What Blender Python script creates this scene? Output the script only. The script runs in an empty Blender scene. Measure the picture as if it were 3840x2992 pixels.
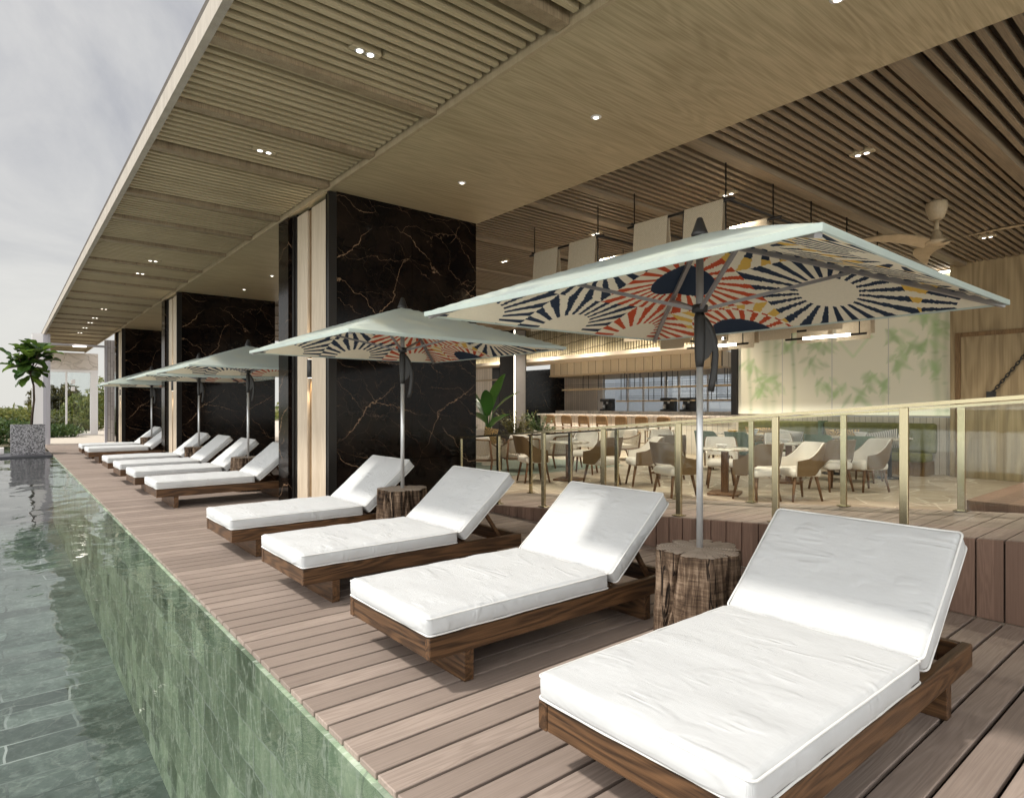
EXPOSURE = 0.86
SUN_E = 1.85
SKY_S = 0.052
SKY_SIDE_BOOST = 2.3
INT_P = 195.0
BAR_P = 280.0
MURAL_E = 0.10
import bpy, math, random
from mathutils import Vector, Matrix, Euler, noise as mnoise
random.seed(7)
S = bpy.context.scene
C = S.collection
PI = math.pi

# ------------------------------------------------------------------ mesh builder
class MB:
    def __init__(self):
        self.v = []; self.f = []; self.sm = []
    def add(self, vs, fs, smooth=False, M=None):
        o = len(self.v)
        for p in vs:
            p = Vector(p)
            if M is not None: p = M @ p
            self.v.append(p)
        for f in fs:
            self.f.append([i + o for i in f]); self.sm.append(smooth)
    def box(self, a, b, M=None, bev=0.0):
        x0, y0, z0 = a; x1, y1, z1 = b
        if bev <= 0:
            vs = [(x0,y0,z0),(x1,y0,z0),(x1,y1,z0),(x0,y1,z0),(x0,y0,z1),(x1,y0,z1),(x1,y1,z1),(x0,y1,z1)]
            fs = [(0,3,2,1),(4,5,6,7),(0,1,5,4),(1,2,6,5),(2,3,7,6),(3,0,4,7)]
            self.add(vs, fs, False, M); return
        c = ((x0+x1)/2, (y0+y1)/2, (z0+z1)/2); h = ((x1-x0)/2, (y1-y0)/2, (z1-z0)/2)
        d = min(bev, min(h)*0.9)
        vs = []; idx = {}
        for sx in (-1,1):
            for sy in (-1,1):
                for sz in (-1,1):
                    for ax in range(3):
                        p = [c[i] + s*(h[i] - (0 if i == ax else d)) for i, s in enumerate((sx,sy,sz))]
                        idx[(sx,sy,sz,ax)] = len(vs); vs.append(p)
        fs = []
        def q(*k): 
            fs.append([idx[i] for i in k])
        for s in (-1,1):
            fl = [q4 for q4 in ((-1,-1),(1,-1),(1,1),(-1,1))]
            if s < 0: fl = fl[::-1]
            q(*[(s,a,b,0) for a,b in fl]); q(*[(b,s,a,1) for a,b in fl]); q(*[(a,b,s,2) for a,b in fl])
        for a in (-1,1):
            for b in (-1,1):
                for (ax, ay, az) in ((0,1,2),(1,2,0),(2,0,1)):
                    def key(sv, t, face):
                        k = [0,0,0]; k[ax] = t; k[ay] = a; k[az] = b
                        return (k[0],k[1],k[2],face)
                    loop = [key(0,-1,ay), key(0,1,ay), key(0,1,az), key(0,-1,az)]
                    if a*b < 0: loop = loop[::-1]
                    q(*loop)
        for sx in (-1,1):
            for sy in (-1,1):
                for sz in (-1,1):
                    l = [(sx,sy,sz,0),(sx,sy,sz,1),(sx,sy,sz,2)]
                    if sx*sy*sz < 0: l = l[::-1]
                    q(*l)
        self.add(vs, fs, False, M)
    def tube(self, pts, r, n=8, smooth=True, cap=True, flat=None, closed=False):
        pts = [Vector(p) for p in pts]; k = len(pts)
        rs = r if isinstance(r, (list, tuple)) else [r]*k
        ref = None; vs = []
        for i, p in enumerate(pts):
            if closed: t = pts[(i+1) % k] - pts[i-1]
            else: t = pts[min(i+1, k-1)] - pts[max(i-1, 0)]
            if t.length < 1e-9: t = Vector((0,0,1))
            t.normalize()
            if ref is None:
                ref = Vector((0,0,1)) if abs(t.z) < 0.95 else Vector((1,0,0))
            u = ref - t*ref.dot(t)
            if u.length < 1e-6: u = Vector((1,0,0)) - t*t.x
            u.normalize(); ref = u; w = t.cross(u)
            ru = rs[i]; rw = rs[i]*(flat if flat else 1.0)
            for j in range(n):
                a = 2*PI*j/n + (PI/4 if n == 4 else 0)
                vs.append(p + u*(ru*math.cos(a)) + w*(rw*math.sin(a)))
        fs = []
        for i in range(k if closed else k-1):
            for j in range(n):
                a = i*n + j; b = i*n + (j+1) % n; i2 = (i+1) % k
                fs.append((a, b, i2*n + (j+1) % n, i2*n + j))
        if cap and not closed:
            fs.append(tuple(reversed(range(n)))); fs.append(tuple((k-1)*n + j for j in range(n)))
        self.add(vs, fs, smooth)
    def lathe(self, prof, n=24, c=(0,0,0), smooth=True, M=None):
        vs = []; fs = []; k = len(prof)
        for r, z in prof:
            for j in range(n):
                a = 2*PI*j/n
                vs.append((c[0] + r*math.cos(a), c[1] + r*math.sin(a), c[2] + z))
        for i in range(k-1):
            for j in range(n):
                fs.append((i*n+j, i*n+(j+1) % n, (i+1)*n+(j+1) % n, (i+1)*n+j))
        fs.append(tuple(reversed(range(n)))); fs.append(tuple((k-1)*n+j for j in range(n)))
        self.add(vs, fs, smooth, M)
    def cyl(self, c, r, z0, z1, n=20): self.lathe([(r, z0), (r, z1)], n, c)
    def grid(self, fn, nu, nv, smooth=True, closeu=False, flip=False):
        vs = [fn(i/(nu if closeu else nu-1), j/(nv-1)) for i in range(nu) for j in range(nv)]
        fs = []
        for i in range(nu if closeu else nu-1):
            for j in range(nv-1):
                a = i*nv+j; b = ((i+1) % nu)*nv+j
                q = (a, b, b+1, a+1)
                fs.append(tuple(reversed(q)) if flip else q)
        self.add(vs, fs, smooth)
    def prism(self, poly, z0, z1, M=None):
        n = len(poly)
        vs = [(x,y,z0) for x,y in poly] + [(x,y,z1) for x,y in poly]
        fs = [tuple(reversed(range(n))), tuple(range(n, 2*n))]
        for i in range(n): fs.append((i, (i+1) % n, n+(i+1) % n, n+i))
        self.add(vs, fs, False, M)
    def build(self, name, mat=None, parent=None, loc=None, rotz=0.0, label=None):
        me = bpy.data.meshes.new(name)
        me.from_pydata([tuple(p) for p in self.v], [], self.f)
        me.polygons.foreach_set('use_smooth', self.sm)
        if mat: me.materials.append(mat)
        me.update()
        o = bpy.data.objects.new(name, me); C.objects.link(o)
        if parent: o.parent = parent
        if loc is not None: o.location = loc
        if rotz: o.rotation_euler = (0, 0, rotz)
        if label: o['label'] = label
        return o

def soft(o, angle=40):
    """smooth shading limited by angle through an edge split by custom sharp flags"""
    me = o.data
    me.polygons.foreach_set('use_smooth', [True]*len(me.polygons))
    try: me.set_sharp_from_angle(angle=math.radians(angle))
    except Exception: pass
    return o

def rbox(a, b, r, seg=(10,8,4), bulge=0.0, amp=0.0, freq=5.0, seed=0.0, topcrown=0.0):
    """rounded cushion block: vertices on a rounded box, bulged and slightly wrinkled"""
    m = MB(); c = [(a[i]+b[i])/2 for i in range(3)]; h = [(b[i]-a[i])/2 for i in range(3)]
    r = min(r, min(h)*0.98)
    def ticks(L, n):
        core = [-L + r + (2*L-2*r)*i/n for i in range(n+1)]
        e = [-L, -L + r*0.3, -L + r*0.65]
        return e + core + [-x for x in reversed(e)]
    T = [ticks(h[i], seg[i]) for i in range(3)]
    idx = {}; vs = []
    def pt(p):
        k = tuple(round(x, 6) for x in p)
        if k in idx: return idx[k]
        q = [max(-(h[i]-r), min(h[i]-r, p[i])) for i in range(3)]
        d = Vector([p[i]-q[i] for i in range(3)])
        n = d.normalized() if d.length > 1e-9 else Vector((0,0,0))
        o = Vector(q) + n*r
        u = [p[i]/h[i] for i in range(3)]
        if bulge:
            sx = (1-u[2]**2)
            if abs(u[0]) > 0.9: o.x += math.copysign(bulge*sx*(1-u[1]**4), u[0])
            if abs(u[1]) > 0.9: o.y += math.copysign(bulge*sx*(1-u[0]**4), u[1])
        if topcrown and u[2] > 0.5:
            o.z += topcrown*(1-u[0]**4)*(1-u[1]**4)
        if amp:
            s = mnoise.noise(Vector((o.x*freq*1.6+seed, o.y*freq, o.z*freq*2)))
            s += 0.5*mnoise.noise(Vector((o.x*freq*4+seed, o.y*freq*1.3, o.z*freq*3+9)))
            nn = n if n.length > 0.5 else Vector((0,0,1 if u[2] > 0 else -1))
            o += nn*(s*amp)
        idx[k] = len(vs); vs.append(o + Vector(c)); return idx[k]
    fs = []
    for ax in range(3):
        a1, a2 = (ax+1) % 3, (ax+2) % 3
        for s in (-1, 1):
            for i in range(len(T[a1])-1):
                for j in range(len(T[a2])-1):
                    q = []
                    for di, dj in ((0,0),(1,0),(1,1),(0,1)):
                        p = [0,0,0]; p[ax] = s*h[ax]; p[a1] = T[a1][i+di]; p[a2] = T[a2][j+dj]
                        q.append(pt(p))
                    fs.append(q if s > 0 else q[::-1])
    m.add(vs, fs, True); return m

def empty(name, loc, rotz, label, cat, group=None):
    o = bpy.data.objects.new(name, None); C.objects.link(o)
    o.location = loc; o.rotation_euler = (0,0,rotz); o.empty_display_size = 0.2
    return tag(o, label, cat, group)
def tag(o, label, cat, group=None):
    o['label'] = label; o['category'] = cat
    if group: o['group'] = group
    return o
def struct(o, label=None, cat=None):
    o['kind'] = 'structure'
    if label: o['label'] = label
    if cat: o['category'] = cat
    return o
def dup(root, loc, rotz, label, group=None):
    def cp(o, par):
        c = o.copy(); C.objects.link(c)
        if par: c.parent = par
        for ch in [x for x in KIDS.get(o.name, [])]: 
            k = cp(ch, c); KIDS.setdefault(c.name, []).append(k)
        return c
    r = cp(root, None); r.location = loc; r.rotation_euler = (0,0,rotz); r['label'] = label
    if group: r['group'] = group
    return r
KIDS = {}
def index_kids():
    KIDS.clear()
    for o in C.objects:
        if o.parent: KIDS.setdefault(o.parent.name, []).append(o)
# ------------------------------------------------------------------ materials
class NT:
    def __init__(self, name, world=None):
        if world is None:
            self.m = bpy.data.materials.new(name); self.m.use_nodes = True; self.t = self.m.node_tree
        else:
            self.m = world; self.t = world.node_tree
        self.t.nodes.clear()
        self.out = self.t.nodes.new('ShaderNodeOutputWorld' if world else 'ShaderNodeOutputMaterial')
    def put(self, node, key, val):
        s = node.inputs[key]
        if hasattr(val, 'links') and hasattr(val, 'node'): self.t.links.new(val, s)
        elif val is not None:
            if s.type == 'RGBA' and len(val) == 3: val = (*val, 1)
            s.default_value = val
    def n(self, typ, at=None, **inp):
        nd = self.t.nodes.new('ShaderNode'+typ)
        for k, v in (at or {}).items(): setattr(nd, k, v)
        for k, v in inp.items():
            k2 = k.replace('_', ' ') if not k[1:].isdigit() else int(k[1:])
            self.put(nd, k2, v)
        return nd
    def m_(self, op, a, b=None, c=None, clamp=False):
        nd = self.t.nodes.new('ShaderNodeMath'); nd.operation = op; nd.use_clamp = clamp
        for i, x in enumerate((a, b, c)):
            if x is not None: self.put(nd, i, x)
        return nd.outputs[0]
    def mix(self, fac, a, b, mode='MIX'):
        nd = self.t.nodes.new('ShaderNodeMix'); nd.data_type = 'RGBA'; nd.blend_type = mode
        self.put(nd, 0, fac); self.put(nd, 6, a); self.put(nd, 7, b)
        return nd.outputs[2]
    def ramp(self, fac, stops, interp='LINEAR'):
        nd = self.t.nodes.new('ShaderNodeValToRGB'); cr = nd.color_ramp; cr.interpolation = interp
        while len(cr.elements) < len(stops): cr.elements.new(0.5)
        for e, (p, c) in zip(cr.elements, stops):
            e.position = p; e.color = (*c, 1) if len(c) == 3 else c
        self.put(nd, 0, fac); return nd.outputs[0]
    def ss(self, x, a, b):
        nd = self.t.nodes.new('ShaderNodeMapRange'); nd.interpolation_type = 'SMOOTHSTEP'
        self.put(nd, 0, x); self.put(nd, 1, a); self.put(nd, 2, b)
        return nd.outputs[0]
    def coord(self, kind='Object'): return self.n('TexCoord').outputs[kind]
    def sep(self, v):
        nd = self.n('SeparateXYZ'); self.put(nd, 0, v); return nd.outputs[0], nd.outputs[1], nd.outputs[2]
    def comb(self, x, y, z):
        nd = self.n('CombineXYZ')
        for i, q in enumerate((x, y, z)): self.put(nd, i, q)
        return nd.outputs[0]
    def vscale(self, v, s):
        nd = self.t.nodes.new('ShaderNodeVectorMath'); nd.operation = 'MULTIPLY'
        self.put(nd, 0, v); self.put(nd, 1, s); return nd.outputs[0]
    def vadd(self, v, s):
        nd = self.t.nodes.new('ShaderNodeVectorMath'); nd.operation = 'ADD'
        self.put(nd, 0, v); self.put(nd, 1, s); return nd.outputs[0]
    def noise(self, v, scale, detail=4, rough=0.55, dist=0.0, col=False):
        nd = self.n('TexNoise', Vector=v, Scale=scale, Detail=detail, Roughness=rough, Distortion=dist)
        return nd.outputs[1 if col else 0]
    def bump(self, h, strength=0.5, dist=0.01, normal=None):
        nd = self.n('Bump', Height=h, Strength=strength, Distance=dist)
        if normal is not None: self.put(nd, 'Normal', normal)
        return nd.outputs[0]
    def bsdf(self, **k):
        b = self.n('BsdfPrincipled', **k)
        self.t.links.new(b.outputs[0], self.out.inputs[0]); return b
    def orand(self): return self.n('ObjectInfo').outputs['Random']

def plain(name, col, rough=0.5, metal=0.0, var=0.12, vs=6.0, bump=0.0, spec=None):
    t = NT(name); v = t.coord()
    nz = t.noise(v, vs, 5)
    c = t.mix(nz, tuple(x*(1-var) for x in col), tuple(min(1, x*(1+var)) for x in col))
    k = dict(Base_Color=c, Roughness=t.ss(nz, -0.6, 1.6) if False else rough, Metallic=metal)
    if bump: k['Normal'] = t.bump(t.noise(v, vs*8, 4), 0.4, bump)
    b = t.bsdf(**k)
    if spec is not None: b.inputs['Specular IOR Level'].default_value = spec
    return t.m

def wood(name, dark, light, axis='X', rings=26.0, stretch=0.35, fine=0.5, rough=0.5, across=5.0, bump=0.0015, contrast=1.0, perobj=True, gloss=0.35):
    """contour lines of a stretched noise read as sawn grain; fine streaks on top"""
    t = NT(name); v = t.coord()
    if perobj:
        r = t.orand(); v = t.vadd(v, t.comb(t.m_('MULTIPLY', r, 17.0), t.m_('MULTIPLY', r, 31.0), t.m_('MULTIPLY', r, 11.0)))
    sc = [across]*3; sc['XYZ'.index(axis)] = across*stretch*0.3
    vs = t.vscale(v, tuple(sc))
    n1 = t.noise(vs, 0.8, 2, 0.4, 0.2)
    ring = t.m_('SINE', t.m_('MULTIPLY', n1, rings*6.28/3))
    ring = t.ss(ring, -1.0, 1.0)
    sf = [across*16]*3; sf['XYZ'.index(axis)] = across*0.5
    n2 = t.noise(t.vscale(v, tuple(sf)), 1.0, 4, 0.6)
    n3 = t.noise(vs, 0.5, 3)
    g = t.m_('ADD', t.m_('MULTIPLY', ring, 1-fine), t.m_('MULTIPLY', t.ss(n2, 0.3, 0.7), fine))
    g = t.m_('ADD', t.m_('MULTIPLY', g, 0.75*contrast), t.m_('MULTIPLY', t.ss(n3, 0.3, 0.7), 0.25))
    c = t.mix(g, dark, light)
    t.bsdf(Base_Color=c, Roughness=rough, Normal=t.bump(g, 0.35, bump), Specular_IOR_Level=gloss)
    return t.m

def planks(name, pitch, dark, light, cross='Y', along='X', rough=0.55, joint=False, tint=0.35, off=0.0):
    """boards of one width side by side, every board with its own tone and figure"""
    t = NT(name); v = t.coord(); xyz = dict(zip('XYZ', t.sep(v)))
    q = t.m_('DIVIDE', t.m_('ADD', xyz[cross], off), pitch); idn = t.m_('FLOOR', q)
    wn = t.n('TexWhiteNoise', dict(noise_dimensions='1D')); t.put(wn, 'W', idn)
    rnd = wn.outputs[0]
    a = t.m_('ADD', xyz[along], t.m_('MULTIPLY', rnd, 37.0))
    third = [k for k in 'XYZ' if k not in (cross, along)][0]
    va = t.comb(t.m_('MULTIPLY', a, 0.55), t.m_('MULTIPLY', xyz[cross], 7.0), t.m_('ADD', t.m_('MULTIPLY', idn, 4.7), t.m_('MULTIPLY', xyz[third], 3.0)))
    n1 = t.noise(va, 1.6, 2, 0.45, 0.4)
    ring = t.ss(t.m_('SINE', t.m_('MULTIPLY', n1, 85.0)), -1, 1)
    vf = t.comb(t.m_('MULTIPLY', a, 3.0), t.m_('MULTIPLY', xyz[cross], 130.0), t.m_('ADD', idn, t.m_('MULTIPLY', xyz[third], 40.0)))
    n2 = t.ss(t.noise(vf, 1.0, 3, 0.6), 0.3, 0.7)
    kind = t.ss(rnd, 0.45, 0.6)
    g = t.m_('ADD', t.m_('MULTIPLY', t.m_('MULTIPLY', ring, kind), 0.5), t.m_('MULTIPLY', n2, 0.5))
    blot = t.ss(t.noise(v, 1.3, 4), 0.3, 0.75)
    g = t.m_('ADD', t.m_('MULTIPLY', g, 0.7), t.m_('MULTIPLY', blot, 0.3))
    c = t.mix(g, dark, light)
    c = t.mix(tint, c, t.mix(rnd, tuple(x*0.55 for x in light), tuple(min(1, x*1.25) for x in light)), 'MIX')
    h = g
    if joint:
        fr = t.m_('FRACT', q); d = t.m_('ABSOLUTE', t.m_('SUBTRACT', fr, 0.5))
        ln = t.ss(d, 0.47, 0.485); c = t.mix(ln, c, (0.03,0.022,0.015))
        h = t.m_('SUBTRACT', g, t.m_('MULTIPLY', ln, 2.0))
    t.bsdf(Base_Color=c, Roughness=rough, Normal=t.bump(h, 0.35, 0.0015), Specular_IOR_Level=0.3)
    return t.m

def emit(name, col, st):
    t = NT(name); e = t.n('Emission', Color=col, Strength=st)
    t.t.links.new(e.outputs[0], t.out.inputs[0]); return t.m

def marble():
    t = NT('black_marble'); v = t.coord()
    w = t.vadd(v, t.vscale(t.noise(v, 0.9, 3, 0.5, 0.0, True), (0.9,0.9,0.9)))
    x, y, z = t.sep(v); h_ = t.m_('ADD', x, t.m_('MULTIPLY', y, 0.7))
    wl = t.noise(v, 0.9, 3, 0.5, 0.0, True); wx, wy, wz = t.sep(wl)
    wf = t.noise(t.vadd(v, (3,1,8)), 7.0, 4, 0.6)
    def mask(off, sc, a_, b_): return t.ss(t.noise(t.vadd(v, off), sc, 3), a_, b_)
    def lines(ca, cb, scale, width, seed, wob):
        p = t.m_('ADD', t.m_('ADD', t.m_('MULTIPLY', h_, ca), t.m_('MULTIPLY', z, cb)), t.m_('ADD', t.m_('MULTIPLY', wob, 1.1), t.m_('MULTIPLY', wf, 0.16)))
        vo = t.n('TexVoronoi', dict(feature='DISTANCE_TO_EDGE', voronoi_dimensions='1D'), Scale=scale); t.put(vo, 'W', t.m_('ADD', p, seed))
        return t.m_('SUBTRACT', 1.0, t.ss(vo.outputs['Distance'], 0.0, width))
    v1 = t.m_('MULTIPLY', lines(0.45, 0.89, 1.5, 0.010, 0.0, wx), mask((0,0,0), 1.0, 0.41, 0.58))
    v1 = t.m_('MAXIMUM', v1, t.m_('MULTIPLY', lines(0.75, -0.66, 1.2, 0.009, 7.3, wy), mask((4,4,4), 1.0, 0.44, 0.60)))
    v2 = t.m_('MULTIPLY', lines(0.62, 0.78, 3.2, 0.014, 13.0, wy), mask((7,3,1), 1.3, 0.43, 0.62))
    v2 = t.m_('MAXIMUM', v2, t.m_('MULTIPLY', lines(0.15, 0.98, 2.6, 0.012, 17.0, wz), mask((1,6,3), 1.3, 0.44, 0.62)))
    vo = t.n('TexVoronoi', dict(feature='DISTANCE_TO_EDGE'), Vector=t.vadd(v, t.vscale(t.noise(v, 6.0, 4, 0.6, 0, True), (0.16,0.16,0.16))), Scale=4.6)
    v3 = t.m_('MULTIPLY', t.m_('SUBTRACT', 1.0, t.ss(vo.outputs[0], 0.0, 0.022)), mask((2,9,4), 1.0, 0.45, 0.64))
    jx = t.ss(t.m_('ABSOLUTE', t.m_('SUBTRACT', x, 1.11)), 0.003, 0.005); jz = t.ss(t.m_('ABSOLUTE', t.m_('SUBTRACT', t.m_('FRACT', t.m_('DIVIDE', z, 1.277)), 0.5)), 0.003, 0.0045)
    jt = t.m_('MULTIPLY', jx, jz)
    cl = t.noise(v, 2.5, 6, 0.65)
    base = t.mix(t.ss(cl, 0.35, 0.75), (0.0035,0.0028,0.0024), (0.015,0.009,0.006))
    c = t.mix(t.m_('MULTIPLY', v3, 0.45), base, (0.08,0.05,0.032))
    c = t.mix(t.m_('MULTIPLY', v2, 0.6), c, (0.20,0.125,0.075))
    c = t.mix(t.m_('MULTIPLY', v1, 0.85), c, (0.34,0.215,0.13))
    c = t.mix(jt, (0.0008,0.0008,0.0008), c)
    t.bsdf(Base_Color=c, Roughness=0.13, Specular_IOR_Level=0.16)
    return t.m

WOB = {'green_marble_wall': 0.5, 'green_slate_floor': 0.16}
def pool_tile(name, ax, cols):
    """ax picks the two object axes laid out as brick courses"""
    t = NT(name); v = t.coord(); x, y, z = t.sep(v); d = {'X': x, 'Y': y, 'Z': z}
    wob = t.m_('MULTIPLY', t.m_('SUBTRACT', t.noise(t.vscale(v, (1.0,1.0,0.6)), 1.6, 2), 0.5), WOB[name])
    uv = t.comb(t.m_('ADD', d[ax[0]], wob), t.m_('ADD', d[ax[1]], t.m_('MULTIPLY', wob, 0.35)), 0.0)
    def br(seed):
        b = t.n('TexBrick', dict(offset=0.5, squash=1.0), Vector=uv, Color1=(0,0,0), Color2=(1,1,1), Mortar=(0.5,0.5,0.5), Scale=1.0)
        b.inputs['Mortar Size'].default_value = 0.005; b.inputs['Brick Width'].default_value = 0.95; b.inputs['Row Height'].default_value = 0.30
        b.inputs['Bias'].default_value = 0.0
        return b
    b = br(0)
    if name == 'green_marble_wall': b.inputs['Brick Width'].default_value = 0.30; b.inputs['Row Height'].default_value = 0.20
    else: b.inputs['Brick Width'].default_value = 1.1; b.inputs['Row Height'].default_value = 0.36; b.inputs['Mortar Size'].default_value = 0.011
    tone = b.outputs[0]; mort = b.outputs[1]
    sh = t.vadd(v, t.vscale(tone, (9.0, 5.0, 7.0)))
    if name == 'green_marble_wall': sh = t.vscale(sh, (1.0, 1.9, 0.8))
    n1 = t.noise(sh, 2.6, 8, 0.68, 1.4); n2 = t.noise(t.vscale(sh, (1,1,2.4)), 5.0, 8, 0.7, 2.2)
    vo = t.n('TexVoronoi', dict(feature='DISTANCE_TO_EDGE'), Vector=t.vadd(sh, t.vscale(t.noise(sh, 3.0, 5, 0.6, 0, True), (0.6,0.6,0.6))), Scale=1.6)
    vein = t.m_('SUBTRACT', 1.0, t.ss(vo.outputs[0], 0.0, 0.035))
    c = t.ramp(n1, [(0.25, cols[0]), (0.5, cols[1]), (0.72, cols[2])])
    c = t.mix(t.m_('MULTIPLY', t.ss(n2, 0.5, 0.68), 0.55), c, cols[3])
    c = t.mix(0.85, c, t.mix(tone, (0.30,0.34,0.31), (1.3,1.3,1.28)), 'MULTIPLY')
    c = t.mix(t.m_('MULTIPLY', vein, 0.5 if name == 'green_marble_wall' else 0.16), c, (0.60,0.66,0.58))
    c = t.mix(t.m_('MULTIPLY', mort, t.ss(t.noise(v, 0.7, 2), 0.35, 0.65)), c, (0.38,0.42,0.40) if name == 'green_marble_wall' else t.mix(t.ss(t.noise(v, 0.45, 1), 0.45, 0.6), (0.03,0.04,0.037), (0.55,0.6,0.58)))
    t.bsdf(Base_Color=c, Roughness=0.5)
    return t.m

def water_mat():
    t = NT('pool_water'); v = t.coord()
    n1 = t.noise(t.vscale(v, (0.9, 0.55, 1)), 1.7, 2, 0.45, 0.5)
    n2 = t.noise(t.vscale(v, (1.2, 0.8, 1)), 5.5, 2, 0.5, 0.9)
    h = t.m_('ADD', n1, t.m_('MULTIPLY', n2, 0.10))
    nb = t.bump(h, 0.45, 0.045)
    fr = t.n('Fresnel', IOR=1.33, Normal=nb)
    rf = t.n('BsdfRefraction', Color=(0.98,0.99,0.985), Roughness=0.0, IOR=1.03, Normal=t.bump(n1, 1.0, 0.16))
    gl = t.n('BsdfGlossy', Color=(1,1,1), Roughness=0.0, Normal=nb)
    tr = t.n('BsdfTransparent', Color=(0.97,0.985,0.975)); m0 = t.n('MixShader'); t.put(m0, 0, 0.22); t.put(m0, 1, tr.outputs[0]); t.put(m0, 2, rf.outputs[0])
    mx = t.n('MixShader'); t.put(mx, 0, fr.outputs[0]); t.put(mx, 1, m0.outputs[0]); t.put(mx, 2, gl.outputs[0])
    t.t.links.new(mx.outputs[0], t.out.inputs[0]); return t.m

def glass_mat(name, tint=(0.9,0.97,0.93), refl=1.0):
    """thin clear sheet: Schlick reflectance from the angle of view, the rest passes straight through"""
    t = NT(name); g = t.n('NewGeometry')
    dp = t.t.nodes.new('ShaderNodeVectorMath'); dp.operation = 'DOT_PRODUCT'
    t.put(dp, 0, g.outputs['Normal']); t.put(dp, 1, g.outputs['Incoming'])
    k = t.m_('SUBTRACT', 1.0, t.m_('ABSOLUTE', dp.outputs['Value']), clamp=True)
    f = t.m_('ADD', 0.035, t.m_('MULTIPLY', t.m_('POWER', k, 5.0), 0.9))
    tr = t.n('BsdfTransparent', Color=tint); gl = t.n('BsdfGlossy', Color=(1,1,1), Roughness=0.0)
    mx = t.n('MixShader'); t.put(mx, 0, t.m_('MULTIPLY', f, refl, clamp=True)); t.put(mx, 1, tr.outputs[0]); t.put(mx, 2, gl.outputs[0])
    t.t.links.new(mx.outputs[0], t.out.inputs[0]); return t.m

def white_fabric(name, col=(0.56,0.57,0.565)):
    t = NT(name); v0 = t.coord(); r = t.orand()
    v = t.vadd(v0, t.comb(t.m_('MULTIPLY', r, 13.0), t.m_('MULTIPLY', r, 29.0), 0.0))
    wv = t.n('TexWave', dict(wave_type='BANDS', bands_direction='X'), Vector=v0, Scale=95.0, Distortion=0.4)
    n1 = t.noise(t.vscale(v, (9.0, 2.2, 4.0)), 1.0, 2, 0.5, 0.6)
    rid = t.m_('SUBTRACT', 1.0, t.ss(t.m_('ABSOLUTE', t.m_('SUBTRACT', n1, 0.5)), 0.0, 0.13))
    msk = t.ss(t.noise(t.vadd(v, (3,8,1)), 5.0, 2), 0.47, 0.62)
    cre = t.m_('MULTIPLY', rid, msk)
    soft_ = t.noise(t.vscale(v, (5.0, 2.0, 3.0)), 1.0, 4, 0.55)
    h = t.m_('ADD', t.m_('ADD', t.m_('MULTIPLY', cre, 0.5), t.m_('MULTIPLY', soft_, 1.6)), t.m_('MULTIPLY', wv.outputs[1], 0.05))
    c = t.mix(t.noise(v, 3.0, 4), tuple(x*0.95 for x in col), col)
    t.bsdf(Base_Color=c, Roughness=0.85, Specular_IOR_Level=0.15, Sheen_Weight=0.1, Normal=t.bump(h, 0.7, 0.012))
    return t.m

def weave(name, a, b, scale=60.0, rough=0.85, holes=False):
    t = NT(name); v = t.coord()
    ck = t.n('TexChecker', Vector=v, Scale=scale, Color1=a, Color2=b)
    n = t.noise(v, scale*0.5, 3)
    c = t.mix(t.m_('MULTIPLY', n, 0.6), ck.outputs[0], tuple(x*0.6 for x in b))
    t.bsdf(Base_Color=c, Roughness=rough, Normal=t.bump(ck.outputs[1], 0.3, 0.002), Specular_IOR_Level=0.2)
    return t.m

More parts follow.
